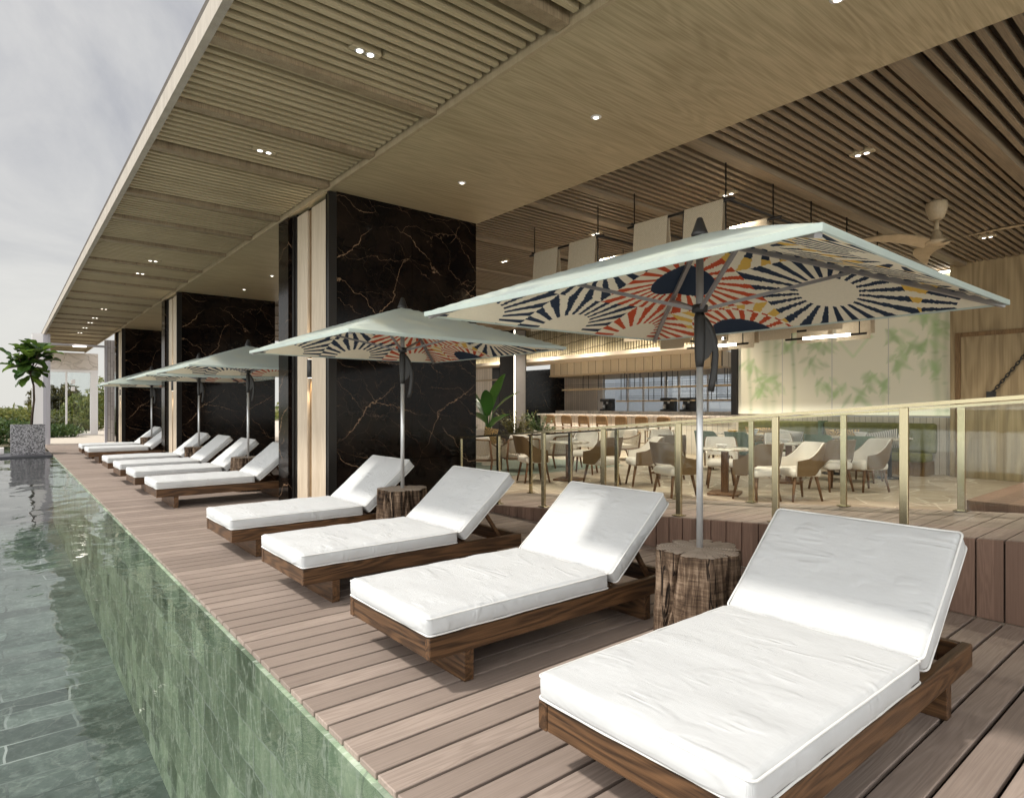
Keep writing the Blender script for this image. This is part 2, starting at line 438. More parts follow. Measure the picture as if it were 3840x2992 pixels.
def medallion_fabric():
    """printed cotton: discs ringed with rays, cream ground, yellow rays between them"""
    t = NT('printed_lining'); v = t.coord(); x, y, z = t.sep(v)
    k = 1.0/0.74
    jit = t.m_('MULTIPLY', t.m_('SUBTRACT', t.noise(t.comb(t.m_('MULTIPLY', x, 4.0), t.m_('MULTIPLY', y, 60.0), 0.0), 1.0, 2), 0.5), 0.035)
    yy = t.m_('MULTIPLY', y, k); row = t.m_('FLOOR', yy)
    odd = t.m_('MULTIPLY', t.m_('MODULO', t.m_('ABSOLUTE', row), 2.0), 0.5)
    xx = t.m_('ADD', t.m_('MULTIPLY', t.m_('ADD', x, jit), k), odd); colm = t.m_('FLOOR', xx)
    fx = t.m_('SUBTRACT', t.m_('SUBTRACT', xx, colm), 0.5); fy = t.m_('SUBTRACT', t.m_('SUBTRACT', yy, row), 0.5)
    r = t.m_('SQRT', t.m_('ADD', t.m_('MULTIPLY', fx, fx), t.m_('MULTIPLY', fy, fy)))
    th = t.m_('ARCTAN2', fy, fx)
    wn = t.n('TexWhiteNoise', dict(noise_dimensions='2D')); t.put(wn, 'Vector', t.comb(colm, row, 0.0))
    rnd = wn.outputs[0]; wn2 = t.n('TexWhiteNoise', dict(noise_dimensions='2D')); t.put(wn2, 'Vector', t.comb(t.m_('ADD', colm, 31.0), row, 0.0))
    rnd2 = wn2.outputs[0]
    cream = (0.90,0.825,0.65); navy = (0.035,0.05,0.08); red = (0.60,0.10,0.04); yel = (0.80,0.52,0.12)
    inner = t.m_('ADD', 0.21, t.m_('MULTIPLY', rnd2, 0.09))
    brk = t.m_('MULTIPLY', t.m_('MULTIPLY', t.ss(t.m_('SUBTRACT', r, t.m_('ADD', inner, 0.17)), -0.002, 0.002), t.m_('GREATER_THAN', rnd2, 0.74)), PI*0.8)
    ray = t.ss(t.m_('SINE', t.m_('ADD', t.m_('MULTIPLY', th, 24.0), brk)), -0.35, 0.0)
    disc = t.mix(t.ss(rnd2, 0.66, 0.665), cream, navy)
    ringc = t.mix(t.ss(rnd, 0.60, 0.605), navy, red)
    far = t.mix(t.ss(t.m_('SINE', t.m_('ADD', t.m_('MULTIPLY', th, 24.0), PI)), -0.2, 0.15), cream, t.mix(t.m_('GREATER_THAN', t.m_('FRACT', t.m_('MULTIPLY', rnd2, 7.3)), 0.5), ringc, yel))
    c = t.mix(t.m_('LESS_THAN', r, 0.49), far, t.mix(ray, ringc, cream))
    c = t.mix(t.m_('LESS_THAN', r, inner), c, disc)
    c = t.mix(0.25, c, t.mix(t.noise(v, 60.0, 3), (0.6,0.6,0.6), (1.1,1.1,1.1)), 'MULTIPLY')
    b = t.n('BsdfPrincipled', Base_Color=c, Roughness=0.85, Specular_IOR_Level=0.1)
    tl = t.n('BsdfTranslucent', Color=c); mx = t.n('MixShader'); t.put(mx, 0, 0.14); t.put(mx, 1, b.outputs[0]); t.put(mx, 2, tl.outputs[0])
    t.t.links.new(mx.outputs[0], t.out.inputs[0]); return t.m

def paving():
    t = NT('crazy_paving'); v = t.coord()
    vo = t.n('TexVoronoi', dict(feature='DISTANCE_TO_EDGE'), Vector=v, Scale=2.0, Randomness=1.0)
    vc = t.n('TexVoronoi', dict(feature='F1'), Vector=v, Scale=2.0)
    ln = t.m_('SUBTRACT', 1.0, t.ss(vo.outputs[0], 0.012, 0.022))
    tone = t.sep(vc.outputs['Color'])[0]
    c = t.mix(tone, (0.38,0.30,0.22), (0.55,0.46,0.355))
    c = t.mix(t.noise(v, 9.0, 6, 0.65), t.mix(0.5, c, (0.2,0.14,0.09)), c)
    c = t.mix(ln, c, (0.62,0.55,0.44))
    t.bsdf(Base_Color=c, Roughness=0.5, Normal=t.bump(t.m_('SUBTRACT', t.noise(v, 14.0, 5), t.m_('MULTIPLY', ln, 0.5)), 0.3, 0.006))
    return t.m

def terrazzo(name, a, b, scale=70.0, thr=0.5, rough=0.6):
    t = NT(name); v = t.coord()
    vo = t.n('TexVoronoi', dict(feature='F1'), Vector=v, Scale=scale)
    g = t.sep(vo.outputs['Color'])[0]
    c = t.mix(t.ss(g, thr-0.15, thr+0.15), a, b)
    c = t.mix(t.m_('MULTIPLY', t.ss(t.noise(t.vscale(v, (6,6,0.4)), 1.0, 3), 0.5, 0.75), 0.5), c, (0.05,0.042,0.038))
    t.bsdf(Base_Color=c, Roughness=rough, Normal=t.bump(g, 0.3, 0.003)); return t.m

def leafy(name, cols, trans=0.3, scale=3.0, rough=0.45):
    t = NT(name); v = t.coord(); g = t.n('NewGeometry').outputs['Random Per Island']
    f = t.m_('ADD', t.m_('MULTIPLY', g, 0.6), t.m_('MULTIPLY', t.noise(v, scale, 3), 0.4))
    c = t.ramp(f, [(0.15, cols[0]), (0.5, cols[1]), (0.85, cols[2])])
    b = t.n('BsdfPrincipled', Base_Color=c, Roughness=rough, Specular_IOR_Level=0.3)
    tl = t.n('BsdfTranslucent', Color=t.mix(0.5, c, cols[2])); mx = t.n('MixShader'); t.put(mx, 0, trans); t.put(mx, 1, b.outputs[0]); t.put(mx, 2, tl.outputs[0])
    t.t.links.new(mx.outputs[0], t.out.inputs[0]); return t.m

def bark_mat(name, dark, mid, light):
    t = NT(name); v = t.coord(); r = t.orand(); v = t.vadd(v, t.comb(0.0, 0.0, t.m_('MULTIPLY', r, 9.0)))
    n1 = t.noise(t.vscale(v, (26,26,3.0)), 1.0, 7, 0.7, 1.2); n2 = t.noise(t.vscale(v, (6,6,70)), 1.0, 4, 0.6, 0.3)
    n3 = t.noise(v, 4.0, 4)
    f = t.m_('ADD', t.m_('MULTIPLY', n1, 0.5), t.m_('ADD', t.m_('MULTIPLY', n2, 0.25), t.m_('MULTIPLY', n3, 0.25)))
    c = t.ramp(f, [(0.40, dark), (0.5, mid), (0.62, light)])
    ck = t.noise(t.vscale(v, (6.5,6.5,1.0)), 1.0, 4, 0.6, 0.6); ck = t.m_('SUBTRACT', 1.0, t.ss(t.m_('ABSOLUTE', t.m_('SUBTRACT', ck, 0.5)), 0.004, 0.020))
    c = t.mix(t.m_('MULTIPLY', ck, 0.92), c, (0.008,0.005,0.003)); f = t.m_('SUBTRACT', f, t.m_('MULTIPLY', ck, 1.2))
    t.bsdf(Base_Color=c, Roughness=0.8, Normal=t.bump(f, 0.8, 0.015), Specular_IOR_Level=0.2); return t.m

def end_grain():
    t = NT('weathered_end_grain'); v = t.coord(); x, y, z = t.sep(v)
    r = t.m_('SQRT', t.m_('ADD', t.m_('MULTIPLY', x, x), t.m_('MULTIPLY', y, y)))
    th = t.m_('ARCTAN2', y, x)
    w = t.noise(t.vscale(v, (1,1,0)), 9.0, 3)
    ring = t.ss(t.m_('SINE', t.m_('MULTIPLY', t.m_('ADD', r, t.m_('MULTIPLY', w, 0.03)), 420.0)), -1, 1)
    cr = t.noise(t.comb(t.m_('MULTIPLY', th, 5.0), t.m_('MULTIPLY', r, 1.2), 0.0), 1.0, 3, 0.6)
    ck = t.m_('MULTIPLY', t.m_('SUBTRACT', 1.0, t.ss(t.m_('ABSOLUTE', t.m_('SUBTRACT', cr, 0.5)), 0.0, 0.012)), t.ss(r, 0.02, 0.06))
    c = t.mix(t.m_('ADD', t.m_('MULTIPLY', ring, 0.35), t.m_('MULTIPLY', t.noise(v, 22.0, 5), 0.65)), (0.17,0.12,0.085), (0.48,0.41,0.33))
    c = t.mix(t.m_('MULTIPLY', ck, 0.9), c, (0.035,0.024,0.016))
    t.bsdf(Base_Color=c, Roughness=0.8, Normal=t.bump(t.m_('SUBTRACT', ring, t.m_('MULTIPLY', ck, 3.0)), 0.3, 0.003)); return t.m

MT = {}
MT['deck'] = planks('deck_boards', 0.143, (0.19,0.147,0.12), (0.385,0.31,0.26), 'Y', 'X', tint=0.22)
MT['skirt'] = planks('skirt_boards', 0.143, (0.115,0.068,0.048), (0.26,0.165,0.12), 'Y', 'Z')
MT['dark_gap'] = plain('deck_void', (0.012,0.010,0.008), 0.9)
MT['lounger_wood'] = wood('smoked_lounger_wood', (0.012,0.0055,0.0027), (0.165,0.085,0.038), 'X', rings=40, across=8.5, fine=0.5, rough=0.42, bump=0.002)
MT['lounger_wood_y'] = wood('smoked_lounger_wood_across', (0.012,0.0055,0.0027), (0.165,0.085,0.038), 'Y', rings=40, across=8.5, fine=0.5, rough=0.42, bump=0.002)
MT['fabric'] = white_fabric('white_outdoor_fabric')
MT['piping'] = plain('white_piping', (0.72,0.72,0.69), 0.8)
MT['soffit'] = wood('pale_oak_veneer', (0.33,0.26,0.15), (0.56,0.465,0.295), 'X', rings=44, across=3.2, fine=0.72, rough=0.5, stretch=0.5, bump=0.0006, perobj=False)
MT['slat'] = wood('grey_oak_slats', (0.37,0.295,0.175), (0.56,0.465,0.30), 'X', rings=10, across=6.0, fine=0.7, rough=0.55, bump=0.0005, perobj=False)
MT['inner_slat'] = wood('brown_oak_slats', (0.16,0.12,0.077), (0.30,0.235,0.157), 'X', rings=10, across=6.0, fine=0.7, rough=0.5, bump=0.0005, perobj=False)
MT['beam'] = wood('oak_beams', (0.17,0.115,0.065), (0.40,0.315,0.20), 'Z', rings=8, across=16.0, fine=0.8, rough=0.55, bump=0.0005)
MT['fascia'] = wood('pale_fascia_wood', (0.30,0.26,0.21), (0.50,0.45,0.38), 'Z', rings=6, across=14.0, fine=0.8, rough=0.55, bump=0.0008, perobj=False)
MT['lip'] = wood('oak_lip', (0.34,0.26,0.155), (0.52,0.42,0.28), 'Z', rings=6, across=14.0, fine=0.8, rough=0.5, perobj=False)
MT['backing'] = plain('dark_ceiling_board', (0.075,0.062,0.048), 0.85)
MT['marble'] = marble()
MT['pier_wood'] = wood('pale_pier_wood', (0.42,0.335,0.235), (0.62,0.53,0.41), 'Z', rings=12, across=9.0, fine=0.7, rough=0.5, perobj=False)
MT['dark_metal'] = plain('dark_bronze_metal', (0.03,0.027,0.024), 0.32, 0.7)
MT['black'] = plain('black_powder_coat', (0.016,0.015,0.014), 0.45)
MT['brass'] = plain('champagne_steel', (0.52,0.46,0.30), 0.25, 1.0, 0.04)
MT['steel'] = plain('brushed_aluminium', (0.62,0.63,0.63), 0.35, 0.6, 0.05)
MT['rib'] = plain('grey_rib_metal', (0.25,0.24,0.24), 0.4, 0.3)
MT['glass'] = glass_mat('clear_rail_glass', (0.965,0.985,0.975), 0.45)
MT['win'] = glass_mat('window_glass', (0.92,0.95,0.95), 1.2)
MT['mint'] = None
t = NT('mint_canopy_fabric'); v = t.coord(); nz = t.noise(v, 90.0, 2)
cc = t.mix(nz, (0.57,0.65,0.61), (0.64,0.715,0.675))
b_ = t.n('BsdfPrincipled', Base_Color=cc, Roughness=0.8, Specular_IOR_Level=0.2, Normal=t.bump(nz, 0.15, 0.001))
tl_ = t.n('BsdfTranslucent', Color=(0.74,0.79,0.76)); mx_ = t.n('MixShader'); t.put(mx_, 0, 0.5); t.put(mx_, 1, b_.outputs[0]); t.put(mx_, 2, tl_.outputs[0])
t.t.links.new(mx_.outputs[0], t.out.inputs[0]); MT['mint'] = t.m
MT['lining'] = medallion_fabric()
MT['water'] = water_mat()
GR = [(0.085,0.15,0.09), (0.255,0.335,0.23), (0.39,0.47,0.345), (0.58,0.63,0.53)]
MT['pool_wall'] = pool_tile('green_marble_wall', 'YZ', GR)
MT['pool_floor'] = pool_tile('green_slate_floor', 'XY', [(0.035,0.052,0.046), (0.115,0.155,0.137), (0.21,0.265,0.24), (0.38,0.44,0.41)])
MT['paving'] = paving()
MT['stump'] = bark_mat('split_trunk_wood', (0.018,0.011,0.007), (0.105,0.068,0.043), (0.31,0.225,0.155))
MT['bark'] = bark_mat('dark_bark', (0.03,0.02,0.014), (0.09,0.065,0.045), (0.17,0.13,0.10))
MT['end'] = end_grain()
MT['pot'] = terrazzo('grey_terrazzo', (0.10,0.097,0.10), (0.38,0.37,0.38), 50.0)
MT['counter'] = terrazzo('pale_terrazzo', (0.42,0.37,0.31), (0.66,0.60,0.53), 60.0, 0.4, 0.35)
MT['fig'] = leafy('fig_leaf_green', [(0.012,0.036,0.010), (0.03,0.078,0.018), (0.22,0.33,0.05)], 0.32, 1.2, 0.35)
MT['hedge'] = leafy('hedge_leaves', [(0.05,0.085,0.02), (0.13,0.165,0.04), (0.30,0.29,0.08)], 0.3, 0.6)
MT['hedge2'] = leafy('deep_hedge_leaves', [(0.02,0.05,0.018), (0.055,0.11,0.035), (0.16,0.21,0.06)], 0.3, 0.6)
MT['treeleaf'] = leafy('tree_leaves', [(0.035,0.035,0.012), (0.085,0.08,0.025), (0.2,0.17,0.05)], 0.3, 0.7)
MT['banana'] = leafy('banana_leaf', [(0.02,0.07,0.015), (0.05,0.15,0.03), (0.12,0.27,0.06)], 0.3, 1.5, 0.35)
MT['fern'] = leafy('fern_leaf', [(0.06,0.07,0.02), (0.14,0.14,0.045), (0.25,0.22,0.08)], 0.3, 2.0)
MT['chair_out'] = plain('tan_velvet', (0.14,0.083,0.034), 0.85, 0, 0.2, 9.0)
MT['chair_in'] = plain('cream_upholstery', (0.70,0.64,0.565), 0.85, 0, 0.06, 12.0)
MT['green_velvet'] = plain('green_velvet', (0.085,0.135,0.07), 0.8, 0, 0.3, 8.0)
MT['moss_velvet'] = plain('moss_velvet', (0.13,0.125,0.03), 0.8, 0, 0.55, 11.0)
MT['chair_leg'] = wood('walnut_legs', (0.09,0.042,0.018), (0.22,0.115,0.055), 'Z', across=20.0)
MT['rattan'] = wood('honey_wood', (0.12,0.07,0.03), (0.25,0.155,0.07), 'Z', across=14.0)
MT['rope'] = plain('cream_rope', (0.62,0.54,0.42), 0.85)
MT['table'] = None
t = NT('veined_table_stone'); v = t.coord(); nn = t.noise(v, 5.0, 6, 0.6, 1.5)
t.bsdf(Base_Color=t.ramp(nn, [(0.4, (0.30,0.24,0.17)), (0.5, (0.60,0.54,0.46)), (0.65, (0.72,0.68,0.6))]), Roughness=0.15); MT['table'] = t.m
MT['cream_panel'] = planks('cream_fluted_panel', 0.11, (0.55,0.48,0.40), (0.74,0.66,0.56), 'Y', 'Z', joint=True, tint=0.1)
MT['bulkhead'] = planks('sand_bulkhead_boards', 0.33, (0.50,0.42,0.29), (0.68,0.59,0.43), 'Y', 'Z', joint=True, tint=0.12)
MT['bulkhead_x'] = planks('sand_bulkhead_boards_return', 0.33, (0.50,0.42,0.29), (0.68,0.59,0.43), 'X', 'Z', joint=True, tint=0.12)
MT['bar_front'] = planks('cream_bar_boards', 0.16, (0.56,0.49,0.40), (0.76,0.69,0.59), 'Y', 'Z', joint=True, tint=0.12)
MT['veneer'] = wood('warm_veneer', (0.20,0.145,0.075), (0.42,0.325,0.185), 'Z', rings=40, across=1.6, fine=0.5, rough=0.5, stretch=0.6, bump=0.0006)
MT['plaster'] = plain('cream_plaster', (0.62,0.55,0.44), 0.8, 0, 0.05)
MT['bamboo'] = None
t = NT('bamboo_rods'); v = t.coord(); x, y, z = t.sep(v)
idn = t.m_('FLOOR', t.m_('DIVIDE', y, 0.10)); wn = t.n('TexWhiteNoise', dict(noise_dimensions='1D')); t.put(wn, 'W', idn)
zz = t.m_('FRACT', t.m_('ADD', t.m_('MULTIPLY', z, 3.2), t.m_('ADD', t.m_('MULTIPLY', y, 0.35), t.m_('MULTIPLY', wn.outputs[0], 0.12))))
node = t.m_('SUBTRACT', 1.0, t.ss(t.m_('ABSOLUTE', t.m_('SUBTRACT', zz, 0.5)), 0.02, 0.06))
t.bsdf(Base_Color=t.mix(t.m_('MULTIPLY', node, 0.85), t.mix(wn.outputs[0], (0.44,0.38,0.24), (0.60,0.54,0.38)), (0.06,0.045,0.02)), Roughness=0.5); MT['bamboo'] = t.m
MT['cloth'] = weave('woven_pendant_cloth', (0.70,0.61,0.45), (0.52,0.43,0.30), 90.0)
MT['led'] = emit('warm_led', (1.0,0.90,0.74), 4.0)
MT['tube'] = emit('white_light_tube', (1.0,0.95,0.86), 6.0)
MT['lens'] = emit('lit_lamp_lens', (1.0,0.93,0.8), 3.0)
MT['white_frame'] = plain('white_frame_paint', (0.78,0.75,0.73), 0.5, 0, 0.03)
MT['grey_frame'] = plain('grey_frame_paint', (0.42,0.40,0.42), 0.45, 0, 0.05)
MT['stone_pale'] = plain('pale_stone_paving', (0.60,0.53,0.44), 0.7, 0, 0.08, 3.0)
MT['ground'] = plain('dry_earth', (0.16,0.14,0.08), 0.9, 0, 0.3, 0.8)
MT['rim'] = plain('dark_stone_rim', (0.035,0.035,0.042), 0.35)
MT['white_stone'] = plain('white_stone', (0.66,0.63,0.60), 0.6)
t = NT('stacked_stone'); v = t.coord(); x, y, z = t.sep(v)
br = t.n('TexBrick', dict(offset=0.37), Vector=t.comb(z, x, 0.0), Color1=(0.36,0.32,0.30), Color2=(0.50,0.46,0.43), Mortar=(0.10,0.09,0.085), Scale=1.0)
br.inputs['Mortar Size'].default_value = 0.006; br.inputs['Brick Width'].default_value = 0.5; br.inputs['Row Height'].default_value = 0.085
t.bsdf(Base_Color=br.outputs[0], Roughness=0.8, Normal=t.bump(br.outputs[1], 0.6, -0.01)); MT['stacked'] = t.m
t = NT('relief_panel'); v = t.coord(); vo = t.n('TexVoronoi', dict(feature='DISTANCE_TO_EDGE'), Vector=t.vadd(t.vscale(v, (1,1,1.6)), t.vscale(t.noise(v, 1.5, 2, 0.5, 0, True), (0.8,0.8,0.8))), Scale=2.2)
t.bsdf(Base_Color=t.mix(t.ss(vo.outputs[0], 0.0, 0.06), (0.50,0.44,0.38), (0.64,0.57,0.50)), Roughness=0.8, Normal=t.bump(t.ss(vo.outputs[0], 0, 0.1), 0.6, 0.03)); MT['relief'] = t.m
MT['rug'] = plain('grey_green_rug', (0.22,0.25,0.20), 0.9)
# ------------------------------------------------------------------ camera, sky, sun
H = 1.30; FPX = 2321.0; TH = math.atan(1903/2321.0)
cam = bpy.data.cameras.new('camera'); co = bpy.data.objects.new('camera', cam); C.objects.link(co)
cam.sensor_width = 36.0; cam.sensor_fit = 'HORIZONTAL'; cam.lens = FPX/3840*36.0
cam.shift_y = (1525-1496)/3840.0; cam.clip_start = 0.05; cam.clip_end = 2000
co.location = (0, 0, H); co.rotation_euler = (PI/2, 0, -TH)
S.camera = co
S.view_settings.view_transform = 'Standard'; S.view_settings.look = 'None'
S.view_settings.exposure = EXPOSURE; S.view_settings.gamma = 1.0
S.cycles.use_denoising = True
try: S.cycles.denoiser = 'OPENIMAGEDENOISE'
except Exception: pass
S.cycles.max_bounces = 12; S.cycles.diffuse_bounces = 5; S.cycles.glossy_bounces = 5
S.cycles.transmission_bounces = 8; S.cycles.transparent_max_bounces = 24
S.cycles.sample_clamp_indirect = 6.0; S.cycles.sample_clamp_direct = 0.0
S.cycles.caustics_reflective = True; S.cycles.caustics_refractive = True
S.cycles.use_adaptive_sampling = True; S.cycles.adaptive_threshold = 0.02

SUN_EL = math.radians(55.0); AZ = math.radians(155.0)     # the sun stands over the pool side, azimuth from +X towards +Y
sd = Vector((math.cos(SUN_EL)*math.cos(AZ), math.cos(SUN_EL)*math.sin(AZ), math.sin(SUN_EL)))
sl = bpy.data.lights.new('sun', 'SUN'); sl.energy = SUN_E; sl.angle = math.radians(4.0); sl.color = (1.0, 0.95, 0.885)
so = bpy.data.objects.new('sun', sl); C.objects.link(so); so.rotation_euler = sd.to_track_quat('Z', 'Y').to_euler(); so.location = (-5, 0, 20)

w = bpy.data.worlds.new('World'); S.world = w; w.use_nodes = True
t = NT('sky', w)
sky = t.n('TexSky', dict(sky_type='NISHITA', sun_disc=False, sun_elevation=SUN_EL, sun_rotation=math.atan2(sd.x, sd.y), air_density=1.0, dust_density=2.0))
d = t.coord('Generated'); x, y, z = t.sep(d)
zz = t.m_('MAXIMUM', z, 0.0)
pl = t.comb(t.m_('DIVIDE', x, t.m_('ADD', zz, 0.22)), t.m_('DIVIDE', y, t.m_('ADD', zz, 0.22)), 0.0)
n1 = t.noise(t.vscale(pl, (1.0, 0.62, 1.0)), 1.6, 8, 0.6, 0.6)
n2 = t.noise(t.vadd(t.vscale(pl, (0.8, 0.5, 1.0)), (5.0, 3.0, 0.0)), 0.55, 4, 0.5, 0.3)
cl = t.m_('ADD', t.m_('MULTIPLY', n1, 0.6), t.m_('MULTIPLY', n2, 0.4))
cloud = t.ramp(cl, [(0.38, (4.0, 4.1, 4.5)), (0.46, (5.6, 5.65, 5.9)), (0.53, (7.2, 7.15, 7.1)), (0.62, (9.0, 8.8, 8.4))])
warm = t.mix(t.ss(zz, 0.0, 0.34), (8.6, 8.5, 8.05), cloud)
cover = t.m_('MULTIPLY', t.ss(cl, 0.22, 0.40), 0.92)
colr = t.mix(cover, sky.outputs[0], warm)
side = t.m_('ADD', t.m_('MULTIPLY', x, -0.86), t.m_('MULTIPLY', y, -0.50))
glow = t.m_('ADD', 1.0, t.m_('MULTIPLY', t.ss(side, -0.25, 0.85), SKY_SIDE_BOOST))  # extra sky brightness added on the out-of-view pool side to light the canopy
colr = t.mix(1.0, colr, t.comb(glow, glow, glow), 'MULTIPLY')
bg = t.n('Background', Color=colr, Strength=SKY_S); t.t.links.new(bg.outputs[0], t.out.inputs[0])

# ------------------------------------------------------------------ ground, pool, deck
m = MB(); m.box((-400, 22.4, -2.6), (400, 900, -0.35)); struct(m.build('ground', MT['ground']))
m = MB(); m.box((5.0, 27.2, -0.30), (60, 60, -0.05)); struct(m.build('terrace', MT['stone_pale']))

PX = 1.02; PD = -1.75
m = MB(); m.box((-30, -8, PD-0.2), (PX-0.02, 20.6, PD)); struct(m.build('pool_floor', MT['pool_floor']))
m = MB(); m.box((PX-0.02, -8, PD-0.2), (PX+0.10, 22.3, -0.028)); struct(m.build('pool_wall', MT['pool_wall']))
def wv(u, v):
    return (-30 + u*(PX-0.021+30), -8 + v*28.6, -0.0295)
m = MB(); m.grid(wv, 2, 2, False); o = m.build('water', MT['water']); struct(o)
m = MB(); m.box((-30, 20.6, PD-0.2), (PX-0.02, 22.2, 0.012), bev=0.01); struct(m.build('pool_rim', MT['rim']))
m = MB(); m.box((-30, 22.2, -0.4), (PX-0.02, 27.3, -0.22)); struct(m.build('far_pool_floor', MT['pool_floor']))
m = MB(); m.grid(lambda u, v: (-30 + u*(PX-0.021+30), 22.21 + v*5.0, -0.06), 2, 2, False); struct(m.build('water', MT['water']))

m = MB(); P = 0.143; y = -2.4 - ((-2.4) % P)
while y < 26.4:
    x1 = 4.64 if y < 7.25 else 4.66
    m.box((PX, y+0.008, -0.026), (x1, y+P-0.008, 0.0), bev=0.003); y += P
struct(m.build('deck', MT['deck']))
m = MB(); m.box((PX+0.11, -2.4, -0.20), (4.66, 26.4, -0.06)); struct(m.build('deck_base', MT['dark_gap']))
m = MB(); m.box((PX-0.02, 26.42, -0.15), (4.99, 40, -0.003)); struct(m.build('path', MT['stone_pale']))
m = MB(); m.box((4.67, -3.2, -0.2), (22.5, 27.0, -0.004)); struct(m.build('floor', MT['paving']))
m = MB(); m.box((18.0, -3.2, -0.25), (40, 27.0, -0.21)); 

# ramp beside the lounging deck: rises 8 per cent towards the near end
def rz(y): return 0.08*(7.2-y)
RX0, RX1 = 4.68, 6.06
ramp = empty('wooden_ramp', (RX0, 7.2, 0), 0, 'sloping timber boarded ramp behind the loungers with a vertical board skirt', 'ramp')
m = MB(); y = -2.4 - ((-2.4) % P)
while y < 7.1:
    a, b = y+0.004, y+P-0.004
    vs = [(RX0,a,rz(a)-0.026),(RX1,a,rz(a)-0.026),(RX1,b,rz(b)-0.026),(RX0,b,rz(b)-0.026),(RX0,a,rz(a)),(RX1,a,rz(a)),(RX1,b,rz(b)),(RX0,b,rz(b))]
    vs = [(p[0]-RX0, p[1]-7.2, p[2]) for p in vs]
    m.add(vs, [(0,3,2,1),(4,5,6,7),(0,1,5,4),(1,2,6,5),(2,3,7,6),(3,0,4,7)]); y += P
m.build('walking_boards', MT['deck'], ramp)
def skirt(x0, x1):
    m = MB(); y = -2.4 - ((-2.4) % P)
    while y < 6.7:
        a, b = y+0.005, y+P-0.005; x0_, x1_ = x0-RX0, x1-RX0
        za, zb = rz(a)-0.003, rz(b)-0.003
        vs = [(x0_,a,0.002),(x1_,a,0.002),(x1_,b,0.002),(x0_,b,0.002),(x0_,a,za),(x1_,a,za),(x1_,b,zb),(x0_,b,zb)]
        m.add([(p[0], p[1]-7.2, p[2]) for p in vs], [(0,3,2,1),(4,5,6,7),(0,1,5,4),(1,2,6,5),(2,3,7,6),(3,0,4,7)]); y += P
    return m
skirt(4.652, 4.677).build('skirt_board', MT['skirt'], ramp)
skirt(6.063, 6.088).build('skirt_board', MT['skirt'], ramp)
m = MB()
vs = []
for x in (0.003, RX1-RX0-0.003):
    vs += [(x, -9.6, 0.001), (x, -0.2, 0.001), (x, -9.6, rz(-2.4)-0.03), (x, -0.2, rz(7.0)-0.03+0.005)]
m.add(vs, [(0,1,3,2),(4,6,7,5),(0,2,6,4),(1,5,7,3),(2,3,7,6),(0,4,5,1)]); m.build('ramp_core', MT['dark_gap'], ramp)
# raised landing past the inner rail
land = empty('raised_landing', (6.1, -1.0, 0), 0, 'low timber landing edged with dark boards beside the ramp at far right', 'landing')
m = MB(); y = -2.4
for k in range(14):
    m.box((0.03 + k*0.143, -1.4, 0.50), (0.03 + k*0.143 + 0.137, 2.55, 0.535), bev=0.003)
m.build('deck_boards', MT['skirt'], land)
m = MB(); m.box((0.0, -1.4, 0.0), (0.028, 2.55, 0.533)); m.box((0.03, 2.552, 0.0), (2.03, 2.57, 0.533)); m.build('edge_board', MT['skirt'], land)

# glass railings of the ramp
PY = [6.88, 6.06, 5.226, 4.314, 3.395, 2.481, 1.571, 0.66, -0.25, -1.16]
def railing(X, label):
    r = empty('glass_railing', (X, 6.9, 0), 0, label, 'railing', 'glass railings of the ramp')
    for y in PY:
        m = MB(); m.box((-0.016, -0.026, rz(y)), (0.016, 0.026, rz(y)+0.845), bev=0.003)
        p = m.build('post', MT['brass'], r, (0, y-6.9, 0))
        m = MB(); m.box((-0.045, -0.05, rz(y)+0.004), (0.045, 0.05, rz(y)+0.012), bev=0.003); m.build('base_plate', MT['brass'], p)
    m = MB()
    ya, yb = 6.93, -1.5; za, zb = rz(ya)+0.845, rz(yb)+0.845
    for s0, s1, t0, t1 in ((-0.024, 0.024, 0.0, 0.024),):
        vs = []
        for y, z in ((ya, za), (yb, zb)):
            vs += [(s0, y-6.9, z+t0), (s1, y-6.9, z+t0), (s1, y-6.9, z+t1), (s0, y-6.9, z+t1)]
        m.add(vs, [(0,1,2,3),(7,6,5,4),(0,4,5,1),(1,5,6,2),(2,6,7,3),(3,7,4,0)])
    m.build('handrail', MT['brass'], r)
    for i in range(len(PY)-1):
        a, b = PY[i]-0.035, PY[i+1]+0.035
        m = MB(); vs = []
        for x in (-0.005, 0.005):
            vs += [(x, a-6.9, rz(a)+0.06), (x, b-6.9, rz(b)+0.06), (x, b-6.9, rz(b)+0.835), (x, a-6.9, rz(a)+0.835)]
        m.add(vs, [(0,1,2,3),(7,6,5,4),(0,4,5,1),(1,5,6,2),(2,6,7,3),(3,7,4,0)])
        m.build('glass_pane', MT['glass'], r)
    return r
railing(4.75, 'outer glass railing with champagne metal posts on the lounger side of the ramp')
railing(6.00, 'inner glass railing with champagne metal posts on the dining side of the ramp')
# ------------------------------------------------------------------ roof over the deck and the restaurant
ZS = 3.83
Y0, Y1 = -3.0, 25.1
roof = empty('canopy_roof', (1.05, Y0, ZS), 0, 'long flat timber canopy roof with slatted eaves over deck and restaurant', 'roof')
RO = Vector((1.05, Y0, ZS))
def rb(m, a, b, bev=0.0): m.box([a[i]-RO[i] for i in range(3)], [b[i]-RO[i] for i in range(3)], bev=bev)
m = MB(); rb(m, (1.05, Y0, ZS), (1.105, 35.3, ZS+0.16)); m.build('fascia', MT['fascia'], roof)
m = MB(); rb(m, (1.11, Y0, 4.06), (18.2, Y1, 4.20)); rb(m, (1.11, Y1+0.002, 4.06), (2.95, 35.3, 4.18)); m.build('roof_slab', MT['backing'], roof)
m = MB(); rb(m, (1.107, Y0, 3.985), (2.90, 35.3, 4.0)); m.build('eave_backing', MT['backing'], roof)
BEAMS = []
